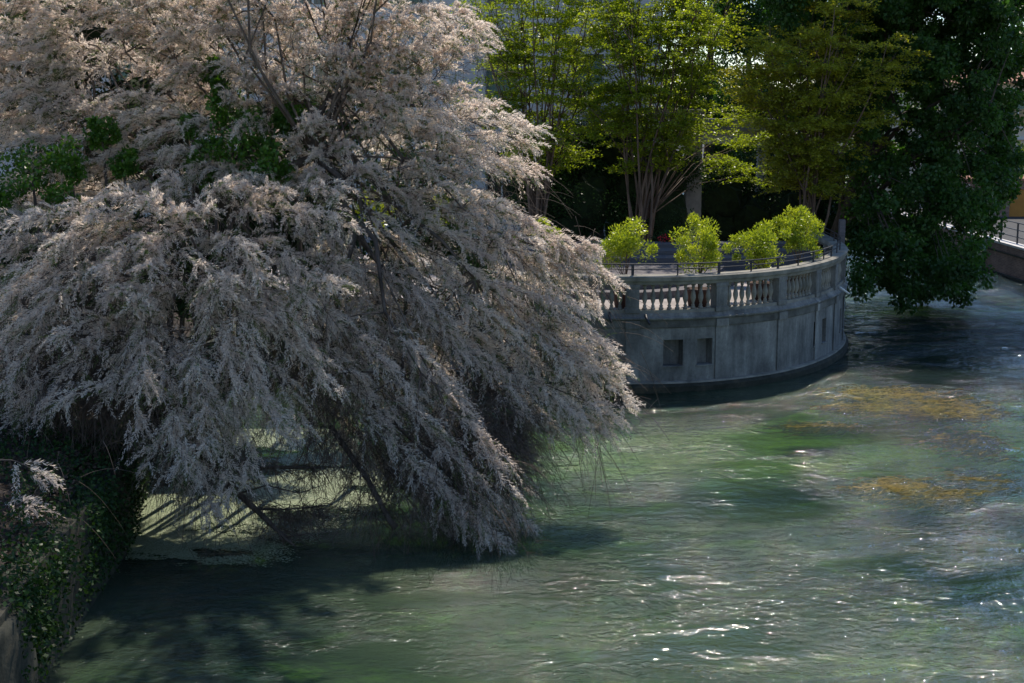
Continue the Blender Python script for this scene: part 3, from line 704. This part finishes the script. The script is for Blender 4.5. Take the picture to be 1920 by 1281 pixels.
# ochre house and brick annexe at the right edge
OH = empty('riverside_house', (36, 88, 1.3), 'grey ochre house with windows beyond the right embankment', 'building')
hs = [(30.4+2.6*i, 31.6+2.6*i, z, z+1.7) for i in range(4) for z in (2.9, 5.9)]
b = MB(); wall_holes(b, 24, 44, 1.3, 8.5, 88, 88.5, hs); b.box(24, 24.5, 88.5, 98, 1.3, 8.5); b.box(43.5, 44, 88.5, 98, 1.3, 8.5); b.build('wall', M['ochre_wall'], OH)
for h in hs: window(OH, *h, 88.0, blind=random.choice([0, .4, 1]))
b = MB(); b.box(23.9, 44.1, 87.8, 87.997, 5.1, 5.3); b.build('string_course', M['plaster_trim'], OH)
b = MB(); b.add([(23.4, 87.4, 8.5), (44.6, 87.4, 8.5), (44.6, 98.6, 8.5), (23.4, 98.6, 8.5), (26, 93, 9.7), (42, 93, 9.7)], [(0, 1, 5, 4), (1, 2, 5), (2, 3, 4, 5), (3, 0, 4), (3, 2, 1, 0)]); b.build('roof', M['roof'], OH)
AN = empty('brick_annexe', (30, 76, 1.3), 'low brick outbuilding with an orange door at the right edge', 'building')
dx = at(1908, 430, 76)[0]
b = MB(); wall_holes(b, 24.5, 34, 1.3, 3.2, 76, 76.4, [(dx-.5, dx+.9, 1.3, 2.75)]); b.box(24.5, 34, 76.4, 79, 3.0, 3.2); b.build('wall', M['brick'], AN)
b = MB(); b.box(dx-.5, dx+.9, 76.1, 76.16, 1.3, 2.75); b.build('door', M['orange'], AN)
b = MB(); b.box(24.2, 34.3, 75.7, 79.3, 3.203, 3.33); b.build('roof', M['roof'], AN)

# ================================================================== TAMARISKS
def sprays(S, D, L, k=46, rl=.062, rw=.014, stem=.0026, dr=.5, fine=.8):
    """S,D,L: start, direction, length of each spray. returns racemes (V,F,var) and stem ribbons"""
    n = len(S); t = np.linspace(.06, 1, k)[None, :, None]
    Lb = L[:, None, None]
    P = S[:, None]+D[:, None]*Lb*t+np.array([0, 0, -1])*dr*Lb*t**2
    tan = unit(D[:, None]+np.array([0, 0, -1])*2*dr*t)
    rd = rdir(n*k).reshape(n, k, 3)
    side = unit(rd-(rd*tan).sum(-1, keepdims=True)*tan)
    Dr = unit(tan*.95+side*fine+np.array([0, 0, .10]))
    lr = rl*(1.1-.55*t[..., 0])*(.6+.7*rng.random((n, k)))
    P = P+rng.normal(size=P.shape)*.008
    var = np.clip(.5*rng.random((n, k))+.5*rng.random((n, 1)), 0, 1)
    V, Fq, v = kites(P.reshape(-1, 3), Dr.reshape(-1, 3), lr.ravel(), rw*(.7+.6*rng.random(n*k)), var.ravel())
    tt = np.linspace(0, 1, 5)[None, :, None]; pts = S[:, None]+D[:, None]*Lb*tt+np.array([0, 0, -1])*dr*Lb*tt**2
    rr = stem*(1-.6*tt[..., 0])*np.ones((n, 1)); Vs, Fs = ribbons(None, pts, rr)
    return (V, Fq, v), (Vs, Fs)
def join(lst):
    V = []; Fq = []; vv = []; o = 0
    for a in lst:
        V.append(a[0]); Fq.append(a[1]+o); o += len(a[0])
        if len(a) > 2: vv.append(a[2])
    return np.concatenate(V), np.concatenate(Fq), (np.concatenate(vv) if vv else None)
OUT = [(-60, -760), (860, -760), (880, -300), (850, -60), (862, 40), (895, 110), (930, 165), (945, 225), (955, 262), (985, 315), (1005, 380), (1030, 425),
       (1085, 450), (1105, 505), (1110, 560), (1075, 605), (1110, 632), (1130, 675), (1125, 720), (1105, 770), (1045, 785), (1000, 800), (960, 860), (975, 900),
       (930, 970), (915, 1010), (850, 1015), (790, 960), (735, 880), (690, 840), (610, 800), (560, 720), (520, 780), (470, 830), (440, 880), (340, 915), (300, 860),
       (300, 760), (200, 740), (120, 720), (60, 780), (-60, 800)]
LEFT = [(-60, 400), (60, 395), (160, 375), (330, 345), (480, 350), (600, 345), (640, 400), (620, 470), (610, 560), (575, 640), (560, 720), (520, 780), (470, 830), (440, 880), (340, 915), (300, 860),
        (300, 760), (200, 740), (120, 720), (60, 780), (-60, 800)]
GAPS = [([(375, 190), (480, 170), (560, 215), (560, 300), (500, 345), (400, 330)], .3), ([(-60, 290), (60, 280), (170, 250), (190, 330), (150, 380), (40, 400), (-60, 420)], .5),
        ([(60, 690), (330, 700), (330, 760), (60, 760)], .6), ([(520, 640), (600, 580), (660, 700), (680, 850), (600, 830), (520, 760)], .35),
        ([(560, 300), (700, 290), (860, 380), (830, 480), (690, 440), (600, 350)], .3), ([(860, 560), (1010, 560), (990, 720), (900, 690)], .45),
        ([(950, 790), (1010, 800), (1000, 930), (950, 900)], .2)]
def depth_of(x, y, front):
    if front: return 22.3+.0016*abs(x-300)+(.0058*(560-y) if y < 560 else -.0042*(y-560))
    d = 26.2-.0042*(y-250) if y > 250 else (26.2+.002*(250-y) if y > 0 else 26.7+.004*y)
    return d+.0000012*(x-650)**2
def grow(name, label, polys, front, nplume, cen, trunk_pts, trunk_r, seed, extra=(), layers=1):
    global rng
    rng = np.random.default_rng(seed); random.seed(seed)
    base = np.array(trunk_pts[0], float); o = empty(name, base, label, 'tree', 'blossoming tamarisks on the left bank')
    pl = []                                   # start, dir, len, width
    tries = 0; placed = []
    while len(pl) < nplume and tries < 60000:
        tries += 1
        xx = [p[0] for p in OUT]; x = random.uniform(-50, 1130); y = random.uniform(-750, 1010)
        if not pip(x, y, OUT): continue
        inl = bool(pip(x, y, LEFT))
        if inl != front: continue
        g = 1.0
        for poly_, pr in GAPS:
            if pip(x, y, poly_): g = min(g, pr)
        if random.random() > g: continue
        if y > -20 and vnoise(np.array([x/85.]), np.array([y/70.]))[0] < -.20: continue
        md = (41 if front else 35) if y > 250 else (36 if y > -20 else 66)
        if any((x-a)**2+(y-c)**2 < md*md for a, c in placed): continue
        placed.append((x, y))
        lay = 0 if random.random() < .8 else random.uniform(.7, 2.0)
        p = at(x, y, depth_of(x, y, front)+lay+random.uniform(-.25, .25))
        v = np.array([(x-cen[0])/400, -.45, -(y-cen[1])/520]); v[2] = np.clip(v[2], -.5, .9)+.28
        v[0] = np.clip(v[0], -1, 1); v = unit(v+rng.normal(size=3)*.16)
        pl.append((p, v, random.uniform(.85, 1.5)*(1.0 if y > 250 else 1.15)))
    for (x, y, d_, vx, vz, ln) in extra: pl.append((at(x, y, d_), unit(np.array([vx, -.3, vz])), ln))
    bl = []; st = []; gr = []; mains = []
    for p, v, ln in pl:
        p0 = p-v*ln*.75; tt = np.linspace(0, 1, 7)[:, None]; drp = .42*ln
        ridge_ = p0+v*ln*1.25*tt+np.array([0, 0, -1])*drp*tt**2
        # shift so that the ridge passes through p
        ridge_ += p-ridge_[4]
        mains.append(ridge_)
        m = int(34*ln); t0 = rng.random(m)**.75; i = t0*6; i0 = np.minimum(i.astype(int), 5); fr = (i-i0)[:, None]
        S = ridge_[i0]*(1-fr)+ridge_[i0+1]*fr
        tn = unit(ridge_[i0+1]-ridge_[i0]); rd = rdir(m); rd[:, 2] = np.abs(rd[:, 2])*.9-.1
        D = unit(tn*.75+rd*.75); L = (.26+.34*rng.random(m))*(1.15-.45*t0)
        S = S+rng.normal(size=S.shape)*.05
        a, s_ = sprays(S, D, L, 44, .088, .0140, fine=.62); a = (a[0], a[1], np.clip(a[2]*.75+.35*(rng.random()-.3), 0, 1)); bl.append(a); st.append(s_)
        mg = int((13 if p[2] < 9.2 else 20)*ln); kk = rng.integers(0, m, mg)
        a, s_ = sprays(S[kk]-np.array([0, 0, .06]), unit(D[kk]+rng.normal(size=(mg, 3))*.3), L[kk]*1.2, 46, .055, .0085, .003, .4); gr.append(a); st.append(s_)
    V, Fq, v = join(bl); np_mesh('blossom', V, Fq, M['blossom'], o, v)
    V, Fq, v = join(gr); np_mesh('green_spray', V, Fq, M['feather'], o, v)
    # trunk, limbs that reach the plumes
    MB().tube(trunk_pts, trunk_r, 10).build('trunk', M['bark'], o, smooth=True)
    forks = [np.array(p, float) for p in trunk_pts[1:]]; ntw = len(pl)-(2 if front else 0)
    b = MB(); lim = []
    for i, (r_, (p, v_, ln)) in enumerate(zip(mains, pl)):
        e = r_[0]
        if i >= ntw: MB().tube([e+np.array([-1.2, .5, -.5]), e+np.array([-.5, .2, -.05]), e]+list(r_[1:]), [.03, .02, .012]+[.008]*3+[.004]*3, 5).build('branch', M['twig'], o, smooth=True); continue
        if i % 9 == 0 or not lim:
            f = min(forks, key=lambda q: np.linalg.norm(q-e)); mid = (f+e)/2+np.array([0, .2, .35+.1*random.random()])
            wv = .06*np.linalg.norm(e-f); c = [f, f*.6+mid*.4+rng.normal(size=3)*wv, mid+rng.normal(size=3)*wv, mid*.45+e*.55+np.array([0, 0, .12])+rng.normal(size=3)*wv, e]
            if i % 18 == 0 and e[2] < 9: MB().tube(c, [.065, .055, .044, .030, .014], 7).build('limb', M['bark'], o, smooth=True)
            else: b.tube(c, [.028, .024, .02, .016, .008], 6)
            lim += c[2:]
        else:
            f = min(lim, key=lambda q: np.linalg.norm(q-e)+.6*max(0, q[2]-e[2]-.5)); c = [f, (f+e)/2+np.array([0, 0, .08])+rng.normal(size=3)*.03, e]; b.tube(c, [.02, .015, .009], 5)
        b.tube(list(r_), list(np.linspace(.010, .003, 7)), 5)
    b.build('branch', M['twig'], o, smooth=True)
    # fine hanging twigs inside and below
    tw = []
    for p, v_, ln in pl:
        m = 11; S = p+np.array([0, .45, -.25])+rng.normal(size=(m, 3))*np.array([.38, .35, .3]); D = unit(v_*.5+rdir(m)*.7+np.array([0, 0, -.35])); L = .45+.65*rng.random(m)
        t = np.linspace(0, 1, 6)[None, :, None]; pts = S[:, None]+D[:, None]*L[:, None, None]*t+np.array([0, 0, -.45])*L[:, None, None]*t**2
        tw.append(ribbons(None, pts, .0055*(1-.6*t[..., 0])*np.ones((m, 1))))
    V, Fq, _ = join(tw+st); np_mesh('twig', V, Fq, M['twig'], o)
    return o, pl
def blank(): pass
t1 = [(-8.6, 27.2, 1.6), (-8.1, 27.0, 2.8), (-7.2, 26.8, 4.0), (-6.0, 26.7, 5.0), (-4.8, 26.6, 5.7), (-3.6, 26.2, 6.2)]
ex1 = [(955, 235, 27.3, 1, .35, .6), (1085, 470, 25.4, .8, .5, .55), (1140, 690, 24.6, 1, .35, .6), (1100, 790, 24.2, 1, -.3, .6), (930, 1010, 22.3, 1, -.25, .6), (890, 60, 27.5, .8, -.2, .8),
       (1110, 655, 24.6, 1, .2, .6), (905, 985, 22.2, .6, -.3, .6), (1125, 770, 24.0, .9, -.25, .5)]+[(x_, y_, 22.5+(900-y_)*.004, .7, -.35, .9) for x_, y_ in ((660, 700), (700, 760), (760, 720), (740, 830), (800, 800), (860, 760), (790, 880), (850, 850), (910, 830), (840, 930), (890, 900), (700, 660), (800, 680), (870, 970), (930, 880))]
o1, pl1 = grow('tamarisk_tree', 'great pale blossoming tamarisk whose drooping boughs overhang the river before the terrace', None, False, 470, (560, 330), t1, [.26, .23, .2, .17, .13, .07], 21, ex1)
t2 = [(-9.4, 24.8, 1.7), (-9.0, 24.7, 2.9), (-8.2, 24.5, 4.0), (-7.2, 24.3, 4.7), (-6.2, 24.1, 5.0)]
ex2 = [(45, 950, 18.6, .9, .3, .45), (60, 880, 19.2, 1, -.1, .4)]
o2, pl2 = grow('tamarisk_tree', 'lower left tamarisk with rounded cascading mounds of blossom on the bank', None, True, 170, (300, 420), t2, [.2, .18, .15, .11, .06], 5, ex2)

# bare branches reaching down over the duckweed
rng = np.random.default_rng(3)
def px_tube(b, pts, r, n=6): b.tube([at(*p) for p in pts], r, n)
b = MB()
px_tube(b, [(300, 830, 23.6), (390, 878, 23.2), (440, 920, 22.9), (490, 965, 22.7), (535, 1010, 22.5), (565, 1035, 22.4)], [v_*1.3 for v_ in [.06, .05, .045, .035, .022, .01]])
px_tube(b, [(390, 878, 23.2), (450, 880, 23.1), (520, 876, 23.2), (610, 878, 23.4)], [v_*1.3 for v_ in [.035, .03, .022, .01]])
px_tube(b, [(420, 900, 23), (430, 950, 22.8), (415, 1000, 22.7)], [.014, .01, .004])
px_tube(b, [(450, 925, 22.9), (500, 910, 22.8), (560, 925, 22.7), (620, 905, 22.8)], [.016, .012, .009, .004])
px_tube(b, [(400, 885, 23.1), (370, 940, 22.9), (380, 1000, 22.7)], [.016, .01, .004])
px_tube(b, [(535, 1008, 22.5), (580, 1000, 22.5), (600, 1015, 22.4)], [.014, .009, .004])
px_tube(b, [(485, 955, 22.7), (540, 955, 22.7), (610, 948, 22.8)], [.022, .016, .012])
px_tube(b, [(510, 985, 22.6), (545, 1010, 22.5), (560, 1055, 22.4)], [.016, .012, .006])
px_tube(b, [(620, 800, 23.6), (690, 900, 23.0), (730, 975, 22.6), (742, 990, 22.6)], [.05, .045, .05, .07])
px_tube(b, [(700, 760, 23.6), (780, 830, 23.2), (850, 900, 22.8), (905, 975, 22.4)], [.04, .035, .025, .01])
b.build('low_branch', M['bark'], o1, smooth=True)
def hang(lines, n, spread, L0, L1, r0=.006, dz=-.5):
    S = []; D = []
    for pts in lines:
        P = np.array([at(*p) for p in pts])
        for _ in range(n//len(lines)):
            f = random.random()*(len(P)-1); i = int(f); S.append(P[i]*(1-f+i)+P[i+1]*(f-i)); D.append([0, 0, 0])
    S = np.array(S)+rng.normal(size=(len(S), 3))*spread; m = len(S); D = unit(rdir(m)*np.array([1, 1, .5])+np.array([.25, 0, dz])); L = L0+(L1-L0)*rng.random(m)
    t = np.linspace(0, 1, 7)[None, :, None]; pts = S[:, None]+D[:, None]*L[:, None, None]*t+np.array([0, 0, -.5])*L[:, None, None]*t**2
    V1, F1 = ribbons(None, pts, r0*(1-.7*t[..., 0])*np.ones((m, 1)))
    k = 7; pk = rng.integers(1, 6, (m, k)); Sb = np.take_along_axis(pts, pk[..., None], 1).reshape(-1, 3); tn = np.repeat(unit(pts[:, 6]-pts[:, 0]), k, 0)   # side twigs
    Db = unit(tn*.8+rdir(m*k)*.75); Lb = (.12+.25*rng.random(m*k)); t2 = np.linspace(0, 1, 4)[None, :, None]
    p2 = Sb[:, None]+Db[:, None]*Lb[:, None, None]*t2+np.array([0, 0, -.3])*Lb[:, None, None]*t2**2
    V2, F2 = ribbons(None, p2, r0*.5*(1-.6*t2[..., 0])*np.ones((m*k, 1)))
    return np.concatenate([V1, V2]), np.concatenate([F1, F2+len(V1)])
A = [hang([[(390, 878, 23.2), (440, 920, 22.9), (490, 965, 22.7), (565, 1035, 22.4)], [(390, 878, 23.2), (610, 878, 23.4)], [(485, 955, 22.7), (610, 948, 22.8)]], 130, .04, .15, .6, .009, -.15),
     hang([[(530, 640, 24), (600, 760, 23.6), (700, 860, 23)], [(560, 700, 23.8), (690, 880, 23), (760, 960, 22.6)], [(640, 700, 23.8), (780, 840, 23), (900, 960, 22.4)]], 380, .3, .4, 1.1, .008, -.5),
     hang([[(800, 760, 24), (900, 840, 23.4), (960, 880, 23)], [(900, 740, 24.4), (980, 820, 23.8)]], 700, .22, .4, 1.1, .006, -.3),
     hang([[(20, 690, 22.5), (150, 740, 22.4), (320, 740, 22.4)], [(60, 640, 23), (300, 660, 23)], [(300, 780, 23), (420, 840, 22.8)]], 800, .3, .4, 1.2, .007, -.5)]
V, Fq, _ = join(A); np_mesh('hanging_twig', V, Fq, M['twig'], o1)

# ivy growing through the tamarisks and on the bank
def ivy(boxes, n, label, L=.085, m='ivy', name='ivy', core=False):
    return bush(name, [(a, b_, c, r_*1.2) for a, b_, c, r_ in boxes], n, M[m], label, 'climbing plant' if name == 'ivy' else 'shrub', None, L, L*.75, core, .3)
ivy([(450, 260, 26.3, 50), (395, 300, 26.0, 38), (500, 310, 26.1, 40), (430, 200, 26.6, 34), (410, 140, 26.8, 26), (545, 225, 26.6, 26), (360, 240, 26.4, 22)], 8500, 'dark glossy ivy on the trunk in the hollow of the pale blossom')
ivy([(60, 330, 25.6, 45), (130, 300, 25.7, 32), (190, 245, 26.0, 26), (10, 385, 25.2, 36), (120, 370, 25.2, 30), (230, 300, 25.7, 22)], 5500, 'ivy clump at the left edge among the pale blossom')
ivy([(700, 400, 27.5, 35), (820, 400, 27.8, 25), (1015, 430, 27.5, 20), (1035, 445, 27.5, 14)], 1800, 'bright yellow green shoots showing through the right side of the blossom', .08, 'potted', 'green_shoot', False)
# dense growth behind the blossom that closes off the view
bush('bank_shrub', [(60, 120, 31, 150), (250, 250, 31, 150), (80, 420, 31, 160), (330, 480, 30.5, 150), (560, 420, 31, 140), (150, 650, 29.5, 130), (450, 400, 30.2, 90), (500, 250, 31, 90), (350, 110, 30.5, 100), (160, 60, 30.5, 110)], 50000, M['evergreen'],
     'dark shrubbery behind the left tamarisk', 'shrub', None, .12, .07)
bush('bank_shrub', [(640, 200, 31.5, 110), (760, 330, 32.5, 110), (700, 470, 32, 110), (860, 470, 33.5, 80)], 16000, M['evergreen'],
     'green shrubbery glimpsed behind the right tamarisk boughs', 'shrub', None, .12, .07, False)

# bank wall plants
def wall_plants():
    rr = np.random.default_rng(9); P = []
    ey = rr.uniform(15.5, 30, 16000); exx = np.interp(ey, [p[1] for p in E_], [p[0] for p in E_])
    z = 1.55-rr.random(16000)**1.6*1.35; dens = vnoise(ey*1.3, z*1.5)+.5
    k = rr.random(16000) < dens*1.2; P = np.stack([exx+.02+.16*rr.random(16000)-np.clip(z-1.4, 0, 1)*rr.random(16000)*4, ey, z], -1)[k]
    D = unit(rr.normal(size=P.shape)*.7+np.array([.5, -.4, -.2]))
    return kites(P, D, .075*(.5+.8*rr.random(len(P))), .05*(.5+.8*rr.random(len(P))), rr.random(len(P)))
V, Fq, v = wall_plants(); prop(np_mesh('wall_plants', V, Fq, M['evergreen'], None, v), kind='stuff')
rr = np.random.default_rng(10)
n = 7000; ly = rr.uniform(14, 30, n); lx = np.interp(ly, [p[1] for p in E_], [p[0] for p in E_])-.3-3.5*rr.random(n)**1.5
lz = 1.46+.33*np.minimum(np.maximum(np.interp(ly, [p[1] for p in E_], [p[0] for p in E_])-lx, 0), 4)**.8+.12*fbm(lx*1.2, ly*1.2, 4)+.01
P = np.stack([lx, ly, lz], -1); D = unit(rr.normal(size=P.shape)*np.array([1, 1, .25])); V, Fq, v = kites(P, D, .08, .045, rr.random(n))
prop(np_mesh('leaf_litter', V, Fq, M['litter'], None, v), kind='stuff')
n = 8000; ly = rr.uniform(14.5, 24, n); off = 2.8*rr.random(n); lx = np.interp(ly, [p[1] for p in E_], [p[0] for p in E_])-off
kk = (vnoise(lx*1.1, ly*1.1) > -.08); lx, ly, off = lx[kk], ly[kk], off[kk]; n = len(lx)
lz = 1.44+.33*off**.8+.12*fbm(lx*1.2, ly*1.2, 4)+rr.random(n)*.18
P = np.stack([lx, ly, lz], -1); D = unit(rr.normal(size=P.shape)+np.array([0, 0, .4])); V, Fq, v = kites(P, D, .07, .045, rr.random(n))
prop(np_mesh('ground_ivy', V, Fq, M['evergreen'], None, v), kind='stuff')
# stone block in the corner
def rock():
    bm = bmesh.new(); c = np.array([-6.62, 14.5, .45])
    bmesh.ops.create_cube(bm, size=2); bmesh.ops.subdivide_edges(bm, edges=bm.edges[:], cuts=14, use_grid_fill=True)
    for v in bm.verts:
        x, y, z = v.co; k = 1-.10*(abs(x)**4+abs(y)**4+abs(z)**4)/3
        nn = .10*float(fbm(np.array([x*1.5+3]), np.array([y*1.5+z*1.1]), 4)[0])
        v.co = Vector((x*1.0*k*(1+nn), y*1.7*k*(1+nn), z*.95*k+(.18*nn)))
    me = bpy.data.meshes.new('stone_abutment'); bm.to_mesh(me); bm.free(); me.materials.append(M['dark_concrete'])
    for p in me.polygons: p.use_smooth = True
    o = bpy.data.objects.new('stone_abutment', me); C.objects.link(o); o.location = c
    prop(o, 'bare worn stone block in the lower left corner', 'stone block')
rock()

# ================================================================== ON AND IN THE WATER
rr = np.random.default_rng(12)
def dw(n, reg, thr, s=1.0):
    x = rr.uniform(reg[0], reg[1], n); y = rr.uniform(reg[2], reg[3], n)
    m = fbm(x*.55+3, y*.9+x*.2, 6); ex = np.interp(y, [p[1] for p in E_], [p[0] for p in E_])
    k = (m > thr+.22*(rr.random(n)-.5)) & (x > ex+.02); return x[k], y[k]
xa, ya = dw(520000, (-8, -2.2, 20.6, 31), .0)
keep = rr.random(len(xa)) < np.clip(1.5-(xa+5.2)*.42-np.abs(ya-26.5)*.17+.15*fbm(xa*2, ya*3, 3), .0, 1); x, y = xa[keep], ya[keep]; n = len(x)
zi = np.array([0.0]*n); ix = np.clip(((x-xs[0])/.085).astype(int), 0, nc-1); iy = np.clip(np.searchsorted(ys, y)-1, 0, nr-1)
zi = Z[iy, ix]+.012
a = rr.random(n)*6.28; r_ = .010+.012*rr.random(n)
V = np.stack([np.stack([x+r_*np.cos(a+q), y+r_*np.sin(a+q), zi+rr.random(n)*.004], -1) for q in (0, 1.4, 3.1, 4.7)], 1).reshape(-1, 3)
prop(np_mesh('duckweed', V, np.arange(4*n).reshape(-1, 4), M['duckweed'], None, np.repeat(rr.random(n), 4)), kind='stuff')
# golden weed streaming near the surface
def weed(cl):
    S = []; L = []
    for px, py, rx, ry, m in cl:
        c = atz(px, py, 0); c2 = atz(px+rx, py, 0); c3 = atz(px, py-ry, 0)
        q = rr.normal(size=(m, 2))*.45; S.append(np.stack([c[0]+q[:, 0]*(c2[0]-c[0]), c[1]+q[:, 1]*(c3[1]-c[1]), np.full(m, .0)], -1)); L.append(.4+.8*rr.random(m))
    S = np.concatenate(S); L = np.concatenate(L); m = len(S); d = unit(np.stack([-1+.35*rr.normal(size=m), -.35+.3*rr.normal(size=m), np.zeros(m)], -1))
    t = np.linspace(0, 1, 6)[None, :, None]; side = np.stack([-d[:, 1], d[:, 0], d[:, 2]], -1)
    pts = S[:, None]+d[:, None]*L[:, None, None]*t+side[:, None]*(.04*np.sin(t*6+rr.random((m, 1, 1))*6))
    ix = np.clip(((pts[..., 0]-xs[0])/.085).astype(int), 0, nc-1); iy = np.clip(np.searchsorted(ys, pts[..., 1])-1, 0, nr-1)
    pts[..., 2] = Z[iy, ix]-.05+.055*np.sin(t[..., 0]*5+rr.random((m, 1))*6)*(rr.random((m, 1)) > .35)
    V, Fq = ribbons(None, pts, (.006+.006*rr.random((m, 1)))*np.ones((m, 6))); return V, Fq, np.repeat(rr.random(m), 18)
V, Fq, v = weed([(1700, 738, 100, 16, 1500), (1800, 765, 90, 20, 1100), (1660, 760, 70, 12, 500), (1720, 908, 48, 10, 900), (1800, 930, 60, 16, 260), (1560, 795, 60, 8, 160), (1880, 900, 50, 24, 160), (1850, 830, 60, 24, 200)])
prop(np_mesh('river_weed', V, Fq, M['weed'], None, v), kind='stuff')
